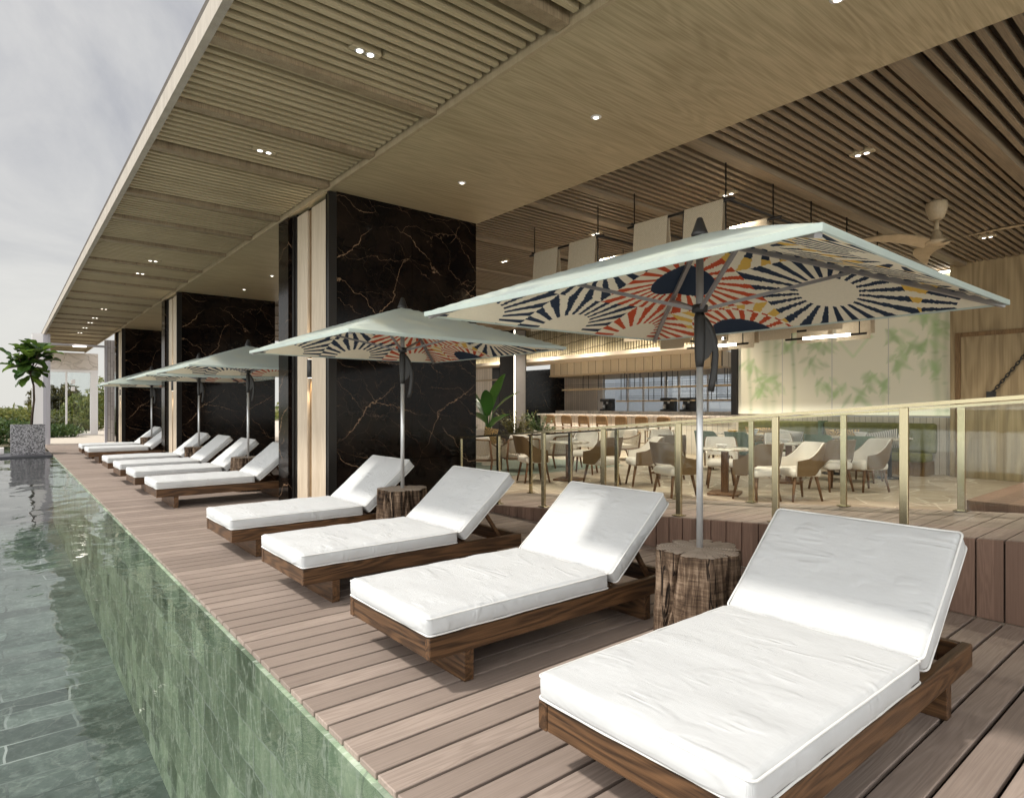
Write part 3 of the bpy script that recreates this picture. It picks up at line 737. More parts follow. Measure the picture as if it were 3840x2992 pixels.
for k in range(-1, 4):
    for dlt in (0.0, 1.67, 2.9, 4.3, 5.93, 7.1):
        y = 6.91 + 8.22*k + dlt
        if Y0+0.2 < y < 35: BEAMS.append(y)
LIGHTS = [-0.4, 1.9, 4.14, 6.39, 12.43, 13.76, 15.12, 19.38, 21.47, 22.76, 24.33, 26.09, 27.8]
m = MB(); y = Y0+0.05
while y < 35.2:
    if not any(abs(y+0.022-b) < 0.085 for b in BEAMS):
        spans = [(1.108, 2.875)]
        if any(abs(y+0.022-l) < 0.06 for l in LIGHTS): spans = [(1.108, 1.90), (2.15, 2.875)]
        for a, b in spans: rb(m, (a, y, 3.868), (b, y+0.046, 3.93))
    y += 0.105
m.build('eave_slats', MT['slat'], roof)
for b in BEAMS:
    m = MB(); m.box((0.058, -0.055, 0.003), (1.848, 0.055, 0.15)); m.build('eave_beam', MT['beam'], roof, (0, b-Y0, 0))
m = MB(); rb(m, (2.902, Y0, ZS-0.012), (2.935, 35.3, 3.984)); m.build('inner_fascia', MT['lip'], roof)
m = MB(); rb(m, (2.937, Y0, ZS), (5.06, Y1, 3.87)); m.build('soffit_panel', MT['soffit'], roof)
IB = [-0.2, 1.76, 3.56, 5.18, 5.95, 7.7, 9.4, 11.1, 12.9, 14.6, 16.3, 18.1, 19.9, 21.6, 23.4]
m = MB(); y = Y0+0.05
while y < Y1:
    if not any(abs(y+0.022-b) < 0.095 for b in IB): rb(m, (5.065, y, 3.925), (18.0, y+0.05, 3.985))
    y += 0.105
m.build('ceiling_slats', MT['inner_slat'], roof)
for b in IB:
    m = MB(); m.box((4.013, -0.065, 0.055), (16.95, 0.065, 0.20)); m.build('ceiling_beam', MT['inner_slat'], roof, (0, b-Y0, 0))

# downlights
def duo(loc, label, rot=0.0, group='twin downlights in the eaves'):
    r = empty('twin_downlight', loc, rot, label, 'downlight', group)
    m = MB(); m.box((-0.115, -0.035, 0.0), (0.115, 0.035, 0.08), bev=0.004); m.build('housing', MT['slat'], r)
    for s in (-0.042, 0.042):
        m = MB(); m.lathe([(0.030, -0.003), (0.036, -0.003), (0.036, 0.0)], 20, (s, 0, 0)); m.lathe([(0.001, -0.001), (0.03, -0.0015)], 20, (s, 0, 0))
        q = m.build('lamp_ring', MT['steel'], r)
        m = MB(); m.cyl((s, 0, 0), 0.023, -0.006, -0.0035, 20); m.build('lens', MT['lens'], q)
    return r
ordn = ['first','second','third','fourth','fifth','sixth','seventh','eighth','ninth','tenth','eleventh','twelfth','thirteenth','fourteenth','fifteenth']
d0 = None; index = 0
vis = [l for l in LIGHTS if l > 3]
for i, y in enumerate(vis):
    lab = 'twin round downlight sunk between the eave slats, %s from the camera along the eaves' % ordn[i]
    if d0 is None: d0 = duo((2.02, y+0.002, 3.862), lab); index_kids()
    else: dup(d0, (2.02, y+0.002, 3.862), 0, lab)
INL = [(6.85, 2.65), (6.88, 4.2), (6.9, 6.43), (6.94, 8.68), (11.7, 2.73), (11.9, 15.2), (7.77, 0.9), (11.8, 7.3), (11.8, 11.2)]
INLAB = ['near the ceiling fan', 'above the near pendant', 'above the far pendant', 'beyond the far pendant beside the marble pier', 'between fan and bamboo mural', 'deep over the lounge by the dark column', 'at the right edge of the ceiling', 'before the mural', 'above the bar stools']
for (x, y), l in zip(INL, INLAB):
    dup(d0, (x, y, 3.905), PI/2, 'twin downlight between the brown ceiling slats %s' % l, 'twin downlights in the restaurant ceiling')
def spot(x, y, z, power, ang=110, blend=0.9, col=(1.0, 0.89, 0.75), direction=(0,0,-1), size=0.06, name='downlight_or_fill'):
    l = bpy.data.lights.new(name, 'SPOT'); l.energy = power; l.spot_size = math.radians(ang); l.spot_blend = blend; l.color = col; l.shadow_soft_size = size
    o = bpy.data.objects.new(name, l); C.objects.link(o); o.location = (x, y, z); o.rotation_euler = Vector(direction).to_track_quat('-Z', 'Y').to_euler(); return o
for x, y in INL: spot(x, y, 3.88, INT_P)
for y in vis[:5]: spot(2.02, y, 3.85, INT_P*0.06, 90)
SOF = [(4.0, -0.3), (4.0, 1.69), (4.0, 3.72), (4.0, 5.77), (4.0, 12.2), (4.0, 14.0)]
for i, (x, y) in enumerate(SOF):
    r = empty('round_downlight', (x, y, ZS), 0, 'single small round downlight in the smooth oak soffit, %s' % ['above the camera edge', 'above the large parasol', 'between the two near parasols', 'just before the nearest marble pier', 'behind the nearest marble pier', 'before the second marble pier'][i], 'downlight', 'round downlights in the soffit')
    m = MB(); m.lathe([(0.026, -0.006), (0.045, -0.004), (0.048, -0.001)], 24); m.build('trim_ring', MT['white_frame'], r)
    m = MB(); m.cyl((0,0,0), 0.023, -0.009, -0.0065, 20); m.build('lens', MT['lens'], r)

# ------------------------------------------------------------------ marble piers
def pier(yp, label):
    r = empty('marble_pier', (2.92, yp, 0), 0, label, 'pier', 'black marble piers along the deck')
    m = MB(); m.box((0.10, 0.0, 0.0), (2.12, 1.70, ZS-0.002)); m.build('marble_panel', MT['marble'], r)
    m = MB(); m.box((0.0, 1.33, 0.0), (0.098, 1.70, ZS-0.015)); m.build('marble_fin', MT['marble'], r)
    m = MB(); m.box((0.0, 0.0, 0.0), (0.098, 0.045, ZS-0.015)); m.box((0.045, 0.046, 0.0), (0.098, 0.17, ZS-0.015)); m.box((0.02, 0.115, 0.0), (0.0445, 0.135, ZS-0.015)); m.build('metal_jamb', MT['dark_metal'], r)
    m = MB(); m.box((0.05, 1.15, 0.0), (0.098, 1.328, ZS-0.015)); m.box((0.03, 1.22, 0.0), (0.0495, 1.25, ZS-0.015)); m.build('metal_jamb', MT['dark_metal'], r)
    for a, b in ((0.175, 0.66), (0.80, 1.145)):
        m = MB(); m.box((0.055, a, 0.0), (0.098, b, ZS-0.04), bev=0.004); m.build('timber_board', MT['pier_wood'], r)
    m = MB(); m.box((0.085, 0.661, 0.0), (0.0985, 0.799, ZS-0.04)); m.build('groove_back', MT['rattan'], r)
    return r
def pier2(yp, label): return pier(yp, label)
piers = [pier(6.93, 'nearest black marble pier with gold veins behind the second parasol'),
         pier(15.15, 'second black marble pier with pale timber boards, midway along the deck'),
         pier(23.4, 'farthest black marble pier beside the last two loungers')]
for yp, l in ((6.93, 'nearest marble pier'), (15.15, 'second marble pier'), (23.4, 'farthest marble pier')):
    y = yp + 0.73
    r = empty('wall_sconce', (2.985, y, 1.78), 0, 'black cylindrical up and down sconce on the timber of the %s' % l, 'sconce', 'wall sconces on the piers')
    m = MB(); m.lathe([(0.036, -0.115), (0.040, -0.112), (0.040, 0.112), (0.036, 0.115)], 20); m.build('lamp_body', MT['black'], r)
    m = MB(); m.box((0.03, -0.02, -0.03), (0.075, 0.02, 0.03)); m.build('bracket', MT['black'], r)
    for s in (-1, 1):
        m = MB(); m.cyl((0,0,0), 0.03, *(sorted((s*0.1155, s*0.118))), 16); m.build('lens', MT['lens'], r)
        spot(2.975, y, 1.78 + s*0.13, 13.0, 50, 0.7, (1.0, 0.82, 0.6), (0.10, 0, s), 0.02, 'sconce_lamp')
# ------------------------------------------------------------------ sun loungers  (local: foot end -X, head end +X, base at z=0)
LL, LW = 1.834, 0.83
def make_lounger(label):
    r = empty('sun_lounger', (0,0,0), 0, label, 'sun lounger', 'white sun loungers in a row on the deck')
    x0, x1, hw = -LL/2, LL/2, LW/2
    for s in (-1, 1):
        m = MB(); m.box((x0, min(s*hw, s*(hw-0.042)), 0.15), (x1, max(s*hw, s*(hw-0.042)), 0.252), bev=0.004); m.build('side_rail', MT['lounger_wood'], r)
    m = MB(); m.box((x0+0.004, -hw+0.043, 0.152), (x0+0.045, hw-0.043, 0.25), bev=0.003); m.build('foot_rail', MT['lounger_wood_y'], r)
    m = MB(); m.box((x1-0.045, -hw+0.043, 0.152), (x1-0.004, hw-0.043, 0.25), bev=0.003); m.build('head_rail', MT['lounger_wood_y'], r)
    for xa in (x0+0.20, x1-0.30):
        m = MB(); m.box((xa, -hw+0.012, 0.0), (xa+0.055, hw-0.012, 0.149), bev=0.003); m.build('leg', MT['lounger_wood_y'], r)
    m = MB()
    for k in range(11):
        a = x0+0.06+k*0.108; m.box((a, -hw+0.044, 0.225), (a+0.085, hw-0.044, 0.244))
    m.build('slat_base', MT['lounger_wood_y'], r)
    # seat mattress
    sx0, sx1 = x0-0.006, 0.288
    c = rbox((sx0, -hw+0.004, 0.253), (sx1, hw-0.004, 0.354), 0.026, (30, 18, 3), bulge=0.013, amp=0.0050, freq=5.0, seed=2.0, topcrown=0.012)
    st = c.build('seat_mattress', MT['fabric'], r)
    def pipe(z, a, b, w, rr=0.0045):
        pts = []
        R = 0.022
        for cx, cy, a0 in ((b-R, w-R, 0), (a+R, w-R, 90), (a+R, -w+R, 180), (b-R, -w+R, 270)):
            for k in range(5):
                an = math.radians(a0 + k*22.5); pts.append((cx+R*math.cos(an), cy+R*math.sin(an), z))
        out = []
        for i, p in enumerate(pts):
            q = pts[(i+1) % len(pts)]; L = math.dist(p, q); n = max(1, int(L/0.06))
            for k in range(n):
                f = k/n; x, y = p[0]+(q[0]-p[0])*f, p[1]+(q[1]-p[1])*f
                out.append((x, y, z + 0.004*mnoise.noise(Vector((x*7, y*7, z*50)))))
        mm = MB(); mm.tube(out, rr, 6, closed=True); return mm
    pipe(0.342, sx0+0.002, sx1-0.002, hw-0.002).build('piping', MT['piping'], st)
    pipe(0.263, sx0+0.002, sx1-0.002, hw-0.002).build('piping', MT['piping'], st)
    # back cushion, hinged at the seat and raised
    L, T = 0.655, 0.10
    c = rbox((0.0, -hw+0.004, -T), (L, hw-0.004, 0.0), 0.026, (16, 18, 3), bulge=0.010, amp=0.0055, freq=5.0, seed=11.0, topcrown=0.008)
    b = c.build('back_cushion', MT['fabric'], r); b.location = (0.292, 0, 0.345); b.rotation_euler = (0, -math.radians(40), 0)
    for z in (-0.011, -T+0.011):
        pipe(z, 0.002, L-0.002, hw-0.002).build('piping', MT['piping'], b)
    m = MB(); m.box((0.0, -hw+0.06, -T-0.024), (L-0.04, hw-0.06, -T-0.004))
    bb = m.build('back_board', MT['lounger_wood_y'], r); bb.location = (0.292, 0, 0.345); bb.rotation_euler = (0, -math.radians(40), 0)
    for s in (-1, 1):
        m = MB(); m.tube([(0.60, s*0.30, 0.47), (0.80, s*0.30, 0.19)], 0.018, 4, False); m.build('back_strut', MT['lounger_wood'], r)
    return r
LY = [0.826, 2.389, 3.916, 5.53, 8.872, 10.53, 12.02, 13.62, 17.05, 18.58]
LL_LAB = ['large white sun lounger closest to the camera, cropped at its foot, left of nothing but deck',
 'white sun lounger just left of the weathered trunk table in front',
 'white sun lounger with long cushion, third from the camera, right of the second trunk table',
 'white sun lounger fourth from the camera, in front of the nearest marble pier',
 'white sun lounger with its head half hidden by the nearest marble pier',
 'white sun lounger right behind the third trunk table, sixth from the camera',
 'white sun lounger seventh from the camera, before the fourth trunk table',
 'white sun lounger eighth from the camera, behind the fourth trunk table',
 'small white sun lounger with its head hidden by the second marble pier, last but one',
 'farthest white sun lounger at the end of the row']
LL_LAB[0] = 'large white sun lounger closest to the camera with its foot end cropped by the frame'
X0L = 1.479
lg = make_lounger(LL_LAB[0]); lg.location = (X0L+LL/2, LY[0]+LW/2, 0); index_kids()
for y, l in zip(LY[1:], LL_LAB[1:]): dup(lg, (X0L+LL/2, y+LW/2, 0), 0, l)

# ------------------------------------------------------------------ trunk tables
def trunk(seed, label, loc):
    r = empty('trunk_table', loc, 0, label, 'side table', 'trunk tables between the loungers')
    rnd = random.Random(seed); R = 0.228; HT = 0.52
    cr = [(rnd.uniform(0, 2*PI), rnd.uniform(0.018, 0.06), rnd.uniform(0.03, 0.075), rnd.uniform(-1.0, 1.0)) for _ in range(13)]
    def rad(a, z):
        q = R*(1 + 0.06*math.sin(2*a+seed) + 0.05*math.sin(3*a+1.3*seed) + 0.045*math.sin(5*a+2.1*seed) + 0.025*math.sin(9*a+seed*3))
        q *= 1 + 0.06*(1-z)**2 + 0.015*mnoise.noise(Vector((math.cos(a)*3, math.sin(a)*3, z*3+seed)))
        q += 0.012*mnoise.noise(Vector((math.cos(a)*8, math.sin(a)*8, z*2.0+seed))) + 0.006*mnoise.noise(Vector((math.cos(a)*22, math.sin(a)*22, z*5+seed)))
        for a0, w_, dp, tw in cr:
            d = (a - a0 - tw*0.25*math.sin(z*4+a0) + PI) % (2*PI) - PI
            q -= dp*math.exp(-(d/w_)**2)
        return q
    n, k = 240, 24
    m = MB()
    m.grid(lambda u, v: (rad(u*2*PI, v)*math.cos(u*2*PI), rad(u*2*PI, v)*math.sin(u*2*PI), v*(HT-0.006)), n, k, True, closeu=True, flip=False)
    m.build('trunk', MT['stump'], r)
    m = MB()
    def top(u, v):
        a = u*2*PI; q = rad(a, 1.0)*v
        return (q*math.cos(a), q*math.sin(a), HT - 0.006 + 0.006*(1-v**8) + 0.003*mnoise.noise(Vector((q*math.cos(a)*14, q*math.sin(a)*14, seed))))
    m.grid(top, n, 8, True, closeu=True, flip=True); m.build('sawn_top', MT['end'], r)
    return r
# ------------------------------------------------------------------ parasols
def parasol(label):
    r = empty('parasol', (0,0,0), 0, label, 'parasol', 'mint parasols over the loungers')
    ax, ay, ZE, ZA = 1.075, 1.145, 1.845, 2.245
    def zc(x, y):
        u = max(abs(x)/ax, abs(y)/ay); 
        e = min(abs(x)/ax, abs(y)/ay)/max(u, 1e-6)
        s = ZA - (ZA-ZE)*u
        return s - 0.006*(1-e*e)*u*u*u + 0.012*math.sin(PI*u)*e
    n = 41
    def sheet(dz, k=1.0):
        m = MB(); m.grid(lambda u, v: ((2*u-1)*ax*k, (2*v-1)*ay*k, zc((2*u-1)*ax, (2*v-1)*ay)+dz), n, n, False); return m
    c = sheet(0.012).build('canopy', MT['mint'], r); soft(c, 12)
    l = sheet(-0.004, 0.997).build('lining', MT['lining'], r); soft(l, 12)
    m = MB(); pts = []
    N = 24
    for i in range(N): pts.append((-ax+2*ax*i/N, -ay))
    for i in range(N): pts.append((ax, -ay+2*ay*i/N))
    for i in range(N): pts.append((ax-2*ax*i/N, ay))
    for i in range(N): pts.append((-ax, ay-2*ay*i/N))
    vs = []; fs = []
    for x, y in pts:
        z = zc(x, y); vs += [(x*1.003, y*1.003, z+0.013), (x*1.003, y*1.003, z-0.013), (x*0.994, y*0.994, z-0.013), (x*0.994, y*0.994, z-0.006)]
    k = len(pts)
    for i in range(k):
        j = (i+1) % k
        for q in range(4): fs.append((i*4+q, j*4+q, j*4+(q+1) % 4, i*4+(q+1) % 4))
    m.add(vs, fs); m.build('hem', MT['mint'], c)
    for sx in (-1, 1):
        m = MB(); m.tube([(0, 0, 0), (0, 0, 0.001)], 0.001, 4)
    for sx in (-1, 1):
        for sy in (-1, 1):
            pts = [(sx*ax*f, sy*ay*f, zc(sx*ax*f, sy*ay*f)-0.022) for f in (0.02, 0.25, 0.5, 0.75, 0.985)]
            m = MB(); m.tube(pts, 0.017, 4, False); rbb = m.build('rib', MT['rib'], r)
            f = 0.50; m = MB(); m.tube([(sx*0.03, sy*0.03, 1.845), (sx*ax*f, sy*ay*f, zc(sx*ax*f, sy*ay*f)-0.035)], 0.0125, 4, False); m.build('strut', MT['rib'], rbb)
    m = MB(); m.lathe([(0.018, 0.50), (0.018, 1.60)], 20); m.build('lower_pole', MT['steel'], r)
    m = MB(); m.lathe([(0.0205, 1.60), (0.0205, 2.22)], 20); m.build('upper_pole', MT['rib'], r)
    m = MB(); m.lathe([(0.026, 1.82), (0.042, 1.825), (0.044, 1.862), (0.03, 1.868)], 20); m.build('hub', MT['black'], r)
    m = MB(); m.lathe([(0.03, 2.235), (0.044, 2.245), (0.047, 2.26), (0.042, 2.27), (0.016, 2.345), (0.010, 2.35)], 20); m.build('finial', MT['black'], r)
    # tilt and crank handle
    m = MB(); m.lathe([(0.021, 1.52), (0.026, 1.56), (0.030, 1.66), (0.030, 1.80), (0.022, 1.825)], 20); hd = m.build('crank_housing', MT['black'], r)
    dv = Vector((0.80, -0.60, 0))
    arc = [(0.012, 1.80), (0.035, 1.775), (0.062, 1.73), (0.082, 1.665), (0.088, 1.59), (0.082, 1.50), (0.070, 1.43), (0.062, 1.385)]
    m = MB(); m.tube([dv*a + Vector((0,0,z)) for a, z in arc], [0.016, 0.019, 0.02, 0.02, 0.02, 0.02, 0.02, 0.018], 10, True, flat=0.75); m.build('handle', MT['black'], hd)
    fin = [(0.0, 1.80), (0.04, 1.765), (0.066, 1.70), (0.072, 1.62), (0.05, 1.575), (0.0, 1.535)]
    m = MB(); perp = Vector((0.6, 0.8, 0))*0.010
    n_ = len(fin); vs = [dv*a + Vector((0,0,z)) + perp for a, z in fin] + [dv*a + Vector((0,0,z)) - perp for a, z in fin]
    m.add(vs, [tuple(range(n_)), tuple(reversed(range(n_, 2*n_)))] + [(i, i+n_, (i+1) % n_ + n_, (i+1) % n_) for i in range(n_)]); m.build('handle_web', MT['black'], hd)
    return r
UP = [(2.99, 2.0), (2.965, 5.28), (2.945, 10.1), (2.945, 13.27), (2.935, 18.25)]
TL = ['large weathered trunk table beside the nearest lounger', 'bark trunk table behind the third lounger by the nearest pier', 'trunk table just past the nearest marble pier', 'trunk table between the seventh and eighth loungers', 'farthest small trunk table between the last two loungers']
UL = ['largest mint parasol with printed lining, nearest the camera', 'second mint parasol, before the nearest marble pier', 'third mint parasol, partly hidden by the nearest marble pier', 'fourth mint parasol, left of the third one', 'farthest small mint parasol by the last loungers']
for i, (x, y) in enumerate(UP): trunk(1.0+i*2.37, TL[i], (x, y, 0)).rotation_euler = (0, 0, i*1.1)
ps = parasol(UL[0]); ps.location = (UP[0][0], UP[0][1], 0); index_kids()
for (x, y), l in zip(UP[1:], UL[1:]): dup(ps, (x, y, 0), 0, l)
# ------------------------------------------------------------------ restaurant shell
XM = 13.9
def wallbox(name, mat, a, b, label, cat='wall', parent=None):
    m = MB(); c = [(a[0]+b[0])/2, (a[1]+b[1])/2, a[2]]
    m.box([a[i]-c[i] for i in range(3)], [b[i]-c[i] for i in range(3)])
    o = m.build(name, mat, parent, c); tag(o, label, cat); return o
# bamboo mural, back lit
mur = empty('bamboo_mural', (XM, 6.0, 1.13), 0, 'backlit cream wall panel painted with soft green bamboo stems and leaves', 'mural')
MY0, MY1, MZ0, MZ1 = 3.77, 8.21, 1.13, 3.84
rnd = random.Random(4)
NU, NV = 230, 150
import array
img = [[(0.60, 0.56, 0.42)]*NV for _ in range(NU)]
def blend(i, j, col, a):
    if 0 <= i < NU and 0 <= j < NV:
        p = img[i][j]; img[i][j] = tuple(p[k]*(1-a)+col[k]*a for k in range(3))
Wm, Hm = MY1-MY0, MZ1-MZ0
def u2i(u): return u/Wm*(NU-1)
def v2j(v): return v/Hm*(NV-1)
# u runs along the wall from the left (far end) to the right as seen from the deck
stems = [(0.30, 0.05, 0.7), (0.72, 0.10, 0.6), (0.92, 0.08, 0.55), (1.36, 0.045, 0.75), (4.18, 0.07, 0.75), (4.33, 0.05, 0.45)]
for u, wd, al in stems:
    for j in range(NV):
        v = j/(NV-1)*Hm; uu = u + 0.03*math.sin(v*2.1+u*5)
        nodef = 0.25 if abs((v*1.9+u) % 1.0 - 0.5) < 0.04 else 0.0
        i0, i1 = int(u2i(uu-wd*2.5)), int(u2i(uu+wd*2.5))+1
        for i in range(i0, i1+1):
            dd = (i/(NU-1)*Wm-uu)/wd
            blend(i, j, (0.24, 0.31, 0.16), max(0, al*math.exp(-dd*dd)*(0.45+0.55*v/Hm)+nodef*math.exp(-dd*dd)))
def leaf(u, v, L, an, wd, al, col):
    du, dv = math.cos(an), math.sin(an); n = int(max(4, u2i(L)))
    i0, i1 = int(u2i(min(u, u+du*L)-wd*2)), int(u2i(max(u, u+du*L)+wd*2))+1
    j0, j1 = int(v2j(min(v, v+dv*L)-wd*2)), int(v2j(max(v, v+dv*L)+wd*2))+1
    for i in range(max(0, i0), min(NU-1, i1)+1):
        for j in range(max(0, j0), min(NV-1, j1)+1):
            x, y = i/(NU-1)*Wm-u, j/(NV-1)*Hm-v
            s = (x*du+y*dv)/L; c = abs(-x*dv+y*du)
            if -0.1 < s < 1.1:
                ww = wd*max(0.05, math.sin(PI*min(1, max(0, s*0.9+0.08))))
                a = al*math.exp(-(c/ww)**2*1.3)
                if a > 0.02: blend(i, j, col, a)
cl = [(0.32, 2.45), (0.2, 1.9), (0.75, 2.3), (0.85, 2.6), (1.35, 2.35), (1.5, 1.75), (1.25, 1.55), (0.3, 1.2), (0.75, 0.75), (0.95, 0.8), (0.6, 0.7), (1.85, 1.2), (2.05, 0.75), (2.0, 1.5), (3.3, 0.7), (3.1, 0.8), (3.55, 1.1), (3.7, 1.3), (4.05, 2.5), (3.95, 2.1), (4.2, 1.7), (3.9, 1.45), (4.1, 1.0), (2.45, 0.55), (2.75, 0.5), (3.6, 2.6), (3.4, 1.65)]
for u, v in cl:
    for _ in range(rnd.randint(6, 9)):
        an = rnd.choice((-0.5, -2.6, -1.2, -1.9, -0.9, -2.2)) + rnd.uniform(-0.35, 0.35)
        g = rnd.uniform(0.8, 1.25)
        leaf(u+rnd.uniform(-0.16, 0.16), v+rnd.uniform(-0.12, 0.14), rnd.uniform(0.20, 0.42), an, rnd.uniform(0.045, 0.085), rnd.uniform(0.28, 0.55), (0.25*g, 0.36*g, 0.15*g))
# the mirrored leaf loop in the middle
for a in range(26):
    s = a/25*2-1
    leaf(2.62+s*0.32, 1.62+0.02*(1-s*s), 0.12, 0.0, 0.05, 0.35, (0.36,0.50,0.22))
    leaf(2.62+s*0.30, 1.60-0.38*(1-abs(s)), 0.07, 0.0, 0.045, 0.28, (0.36,0.50,0.22))
m = MB(); vs = []; fs = []
for i in range(NU):
    for j in range(NV):
        vs.append((0, (MY1 - i/(NU-1)*Wm) - 6.0, j/(NV-1)*Hm))
for i in range(NU-1):
    for j in range(NV-1):
        a = i*NV+j; fs.append((a, a+NV, a+NV+1, a+1))
m.add(vs, fs)
t = NT('painted_light_panel'); at = t.n('Attribute', dict(attribute_name='paint')); v = t.coord(); x, y, z = t.sep(v)
sm = t.m_('SUBTRACT', 1.0, t.ss(t.m_('ABSOLUTE', t.m_('SUBTRACT', t.m_('FRACT', t.m_('DIVIDE', t.m_('ADD', y, 2.23), 1.11)), 0.5)), 0.488, 0.496))
sc = t.mix(sm, (0.4,0.38,0.33), at.outputs[0])
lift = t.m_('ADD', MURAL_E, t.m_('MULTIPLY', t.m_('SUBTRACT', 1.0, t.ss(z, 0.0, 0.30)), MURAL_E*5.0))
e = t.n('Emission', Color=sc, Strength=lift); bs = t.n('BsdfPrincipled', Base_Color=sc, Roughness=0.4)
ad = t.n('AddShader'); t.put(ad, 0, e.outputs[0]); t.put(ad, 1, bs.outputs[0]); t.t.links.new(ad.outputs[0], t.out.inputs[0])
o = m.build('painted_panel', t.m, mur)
ca = o.data.color_attributes.new('paint', 'FLOAT_COLOR', 'POINT')
buf = array.array('f')
for i in range(NU):
    for j in range(NV): buf.extend((*img[i][j], 1.0))
ca.data.foreach_set('color', buf)
m = MB(); m.box((-0.06, MY1-6.0+0.002, -0.03), (0.10, MY1-6.0+0.16, 2.74)); m.build('side_post', MT['dark_metal'], mur)
m = MB(); m.box((0.02, MY0-6.0, -0.02), (0.12, MY1-6.0, 2.72)); m.build('back_board', MT['plaster'], mur)
m = MB(); m.box((-0.10, MY0-6.0, 2.722), (0.0, MY1-6.0, 2.75)); m.build('cove_light', MT['led'], mur)
wallbox('panelled_wall', MT['cream_panel'], (XM-0.03, MY0, 0), (XM+0.1, MY1+0.16, 1.095), 'low cream fluted wall beneath the bamboo mural')
vw = empty('veneer_wall', (XM-0.25, 0.5, 0), 0, 'tall warm wood veneer wall with a framed lower panel at far right', 'wall')
m = MB(); m.box((0, -4.0, 0), (0.35, 3.25, 4.05)); m.build('veneer_face', MT['veneer'], vw)
m = MB(); m.box((-0.03, 3.08, 0), (-0.001, 3.16, 2.66)); m.box((-0.03, -3.9, 2.58), (-0.001, 3.079, 2.66)); m.build('panel_frame', MT['rattan'], vw)
m = MB(); m.box((-0.012, -3.9, 0.0), (-0.002, 3.078, 2.578)); m.build('lower_panel', MT['veneer'], vw)
# chain running up the veneer wall
m = MB(); A = Vector((13.60, 3.10, 1.55)); B = Vector((13.60, 1.9, 3.25)); L = (B-A).length; n = int(L/0.062)
dr = (B-A).normalized(); side = Vector((1,0,0)); up = dr.cross(side)
for i in range(n):
    c = A + dr*(i*0.062); w_ = side if i % 2 else up
    pts = [c + dr*(0.046*math.cos(a)) + w_*(0.022*math.sin(a)) for a in [2*PI*k/10 for k in range(10)]]
    m.tube([p-A for p in pts], 0.0085, 5, closed=True)
o = m.build('chain', MT['black'], None, A); tag(o, 'black iron chain slanting up across the veneer wall', 'chain')
m = MB(); m.box((-0.04, -0.05, -0.1), (0.045, 0.08, 0.02)); m.build('wall_bracket', MT['black'], o)

# bamboo screen with light cove, bulkhead, bar
XS = 14.0
scr = empty('bamboo_screen', (XS, 8.4, 2.88), 0, 'hanging screen of thin bamboo rods above a glowing light cove', 'screen')
m = MB(); y = 0.0
while y < 13.6:
    m.tube([(0, y, 0.02), (0, y, 1.06)], 0.033, 6, True); y += 0.10
m.build('bamboo_rods', MT['bamboo'], scr)
m = MB(); m.box((0.06, 0, 0.0), (0.10, 13.6, 1.10)); m.build('backing_board', MT['backing'], scr)
m = MB(); m.box((-0.16, -0.1, -0.06), (1.3, 13.6, -0.012)); m.box((-0.16, -0.1, -0.011), (-0.13, 13.6, 0.045)); m.build('cove_ledge', MT['plaster'], scr)
m = MB(); m.box((-0.11, 0, -0.010), (-0.06, 13.6, 0.012)); m.build('light_strip', MT['led'], scr)
XB = 15.0
bh = empty('bar_bulkhead', (XB, 9.35, 2.40), 0, 'sand coloured boarded bulkhead hanging above the bar', 'bulkhead')
m = MB(); m.box((0, 0, 0), (0.05, 6.8, 0.41)); m.build('front_boards', MT['bulkhead'], bh)
m = MB(); m.box((0.051, 0, 0), (3.0, 0.05, 0.41)); m.build('return_boards', MT['bulkhead_x'], bh)
m = MB(); m.box((-0.03, -0.03, -0.05), (3.0, 6.83, -0.001)); m.build('bottom_trim', MT['lip'], bh)
bar = empty('bar_counter', (14.5, 12.2, 0), 0, 'long bar counter with pale terrazzo top and cream boarded front', 'bar counter')
m = MB(); m.box((0, -3.9, 0), (0.55, 3.9, 1.0)); m.build('boarded_front', MT['bar_front'], bar)
m = MB(); m.box((-0.10, -4.0, 1.002), (0.70, 4.0, 1.06), bev=0.006); m.build('counter_top', MT['counter'], bar)
m = MB(); m.box((-0.02, -3.9, 0.965), (-0.001, 3.9, 0.985)); m.build('under_trim', MT['bar_front'], bar)
m = MB(); m.box((0.71, -3.9, 0.9), (1.3, 3.9, 1.16)); m.build('upper_ledge', MT['counter'], bar)
def shelf(z, y0, y1, x, label, rods, zt):
    r = empty('hanging_shelf', (x, y0, z), 0, label, 'hanging shelf', 'hanging shelves over the bar')
    m = MB(); m.box((-0.16, 0, 0), (0.16, y1-y0, 0.045)); m.build('board', MT['lip'], r)
    for i, y in enumerate(rods):
        for s in (-0.13, 0.13):
            m = MB(); m.tube([(s, y-y0, 0.046), (s, y-y0, zt-z)], 0.011, 4, False); m.build('rod', MT['black'], r)
    for zz in (0.11, 0.17):
        m = MB(); m.tube([(-0.13, 0.1, zz), (-0.13, y1-y0-0.1, zz)], 0.008, 4, False); m.build('rail', MT['black'], r)
shelf(1.86, 9.0, 15.6, 15.2, 'upper timber shelf hung on black rods over the bar', [9.3, 9.7, 11.0, 11.4, 12.4, 12.8, 13.9, 14.6], 2.35)
shelf(1.46, 9.1, 13.4, 15.5, 'lower timber shelf hung on black rods over the bar', [9.4, 9.9, 10.6, 11.6, 12.1, 13.2], 2.35)
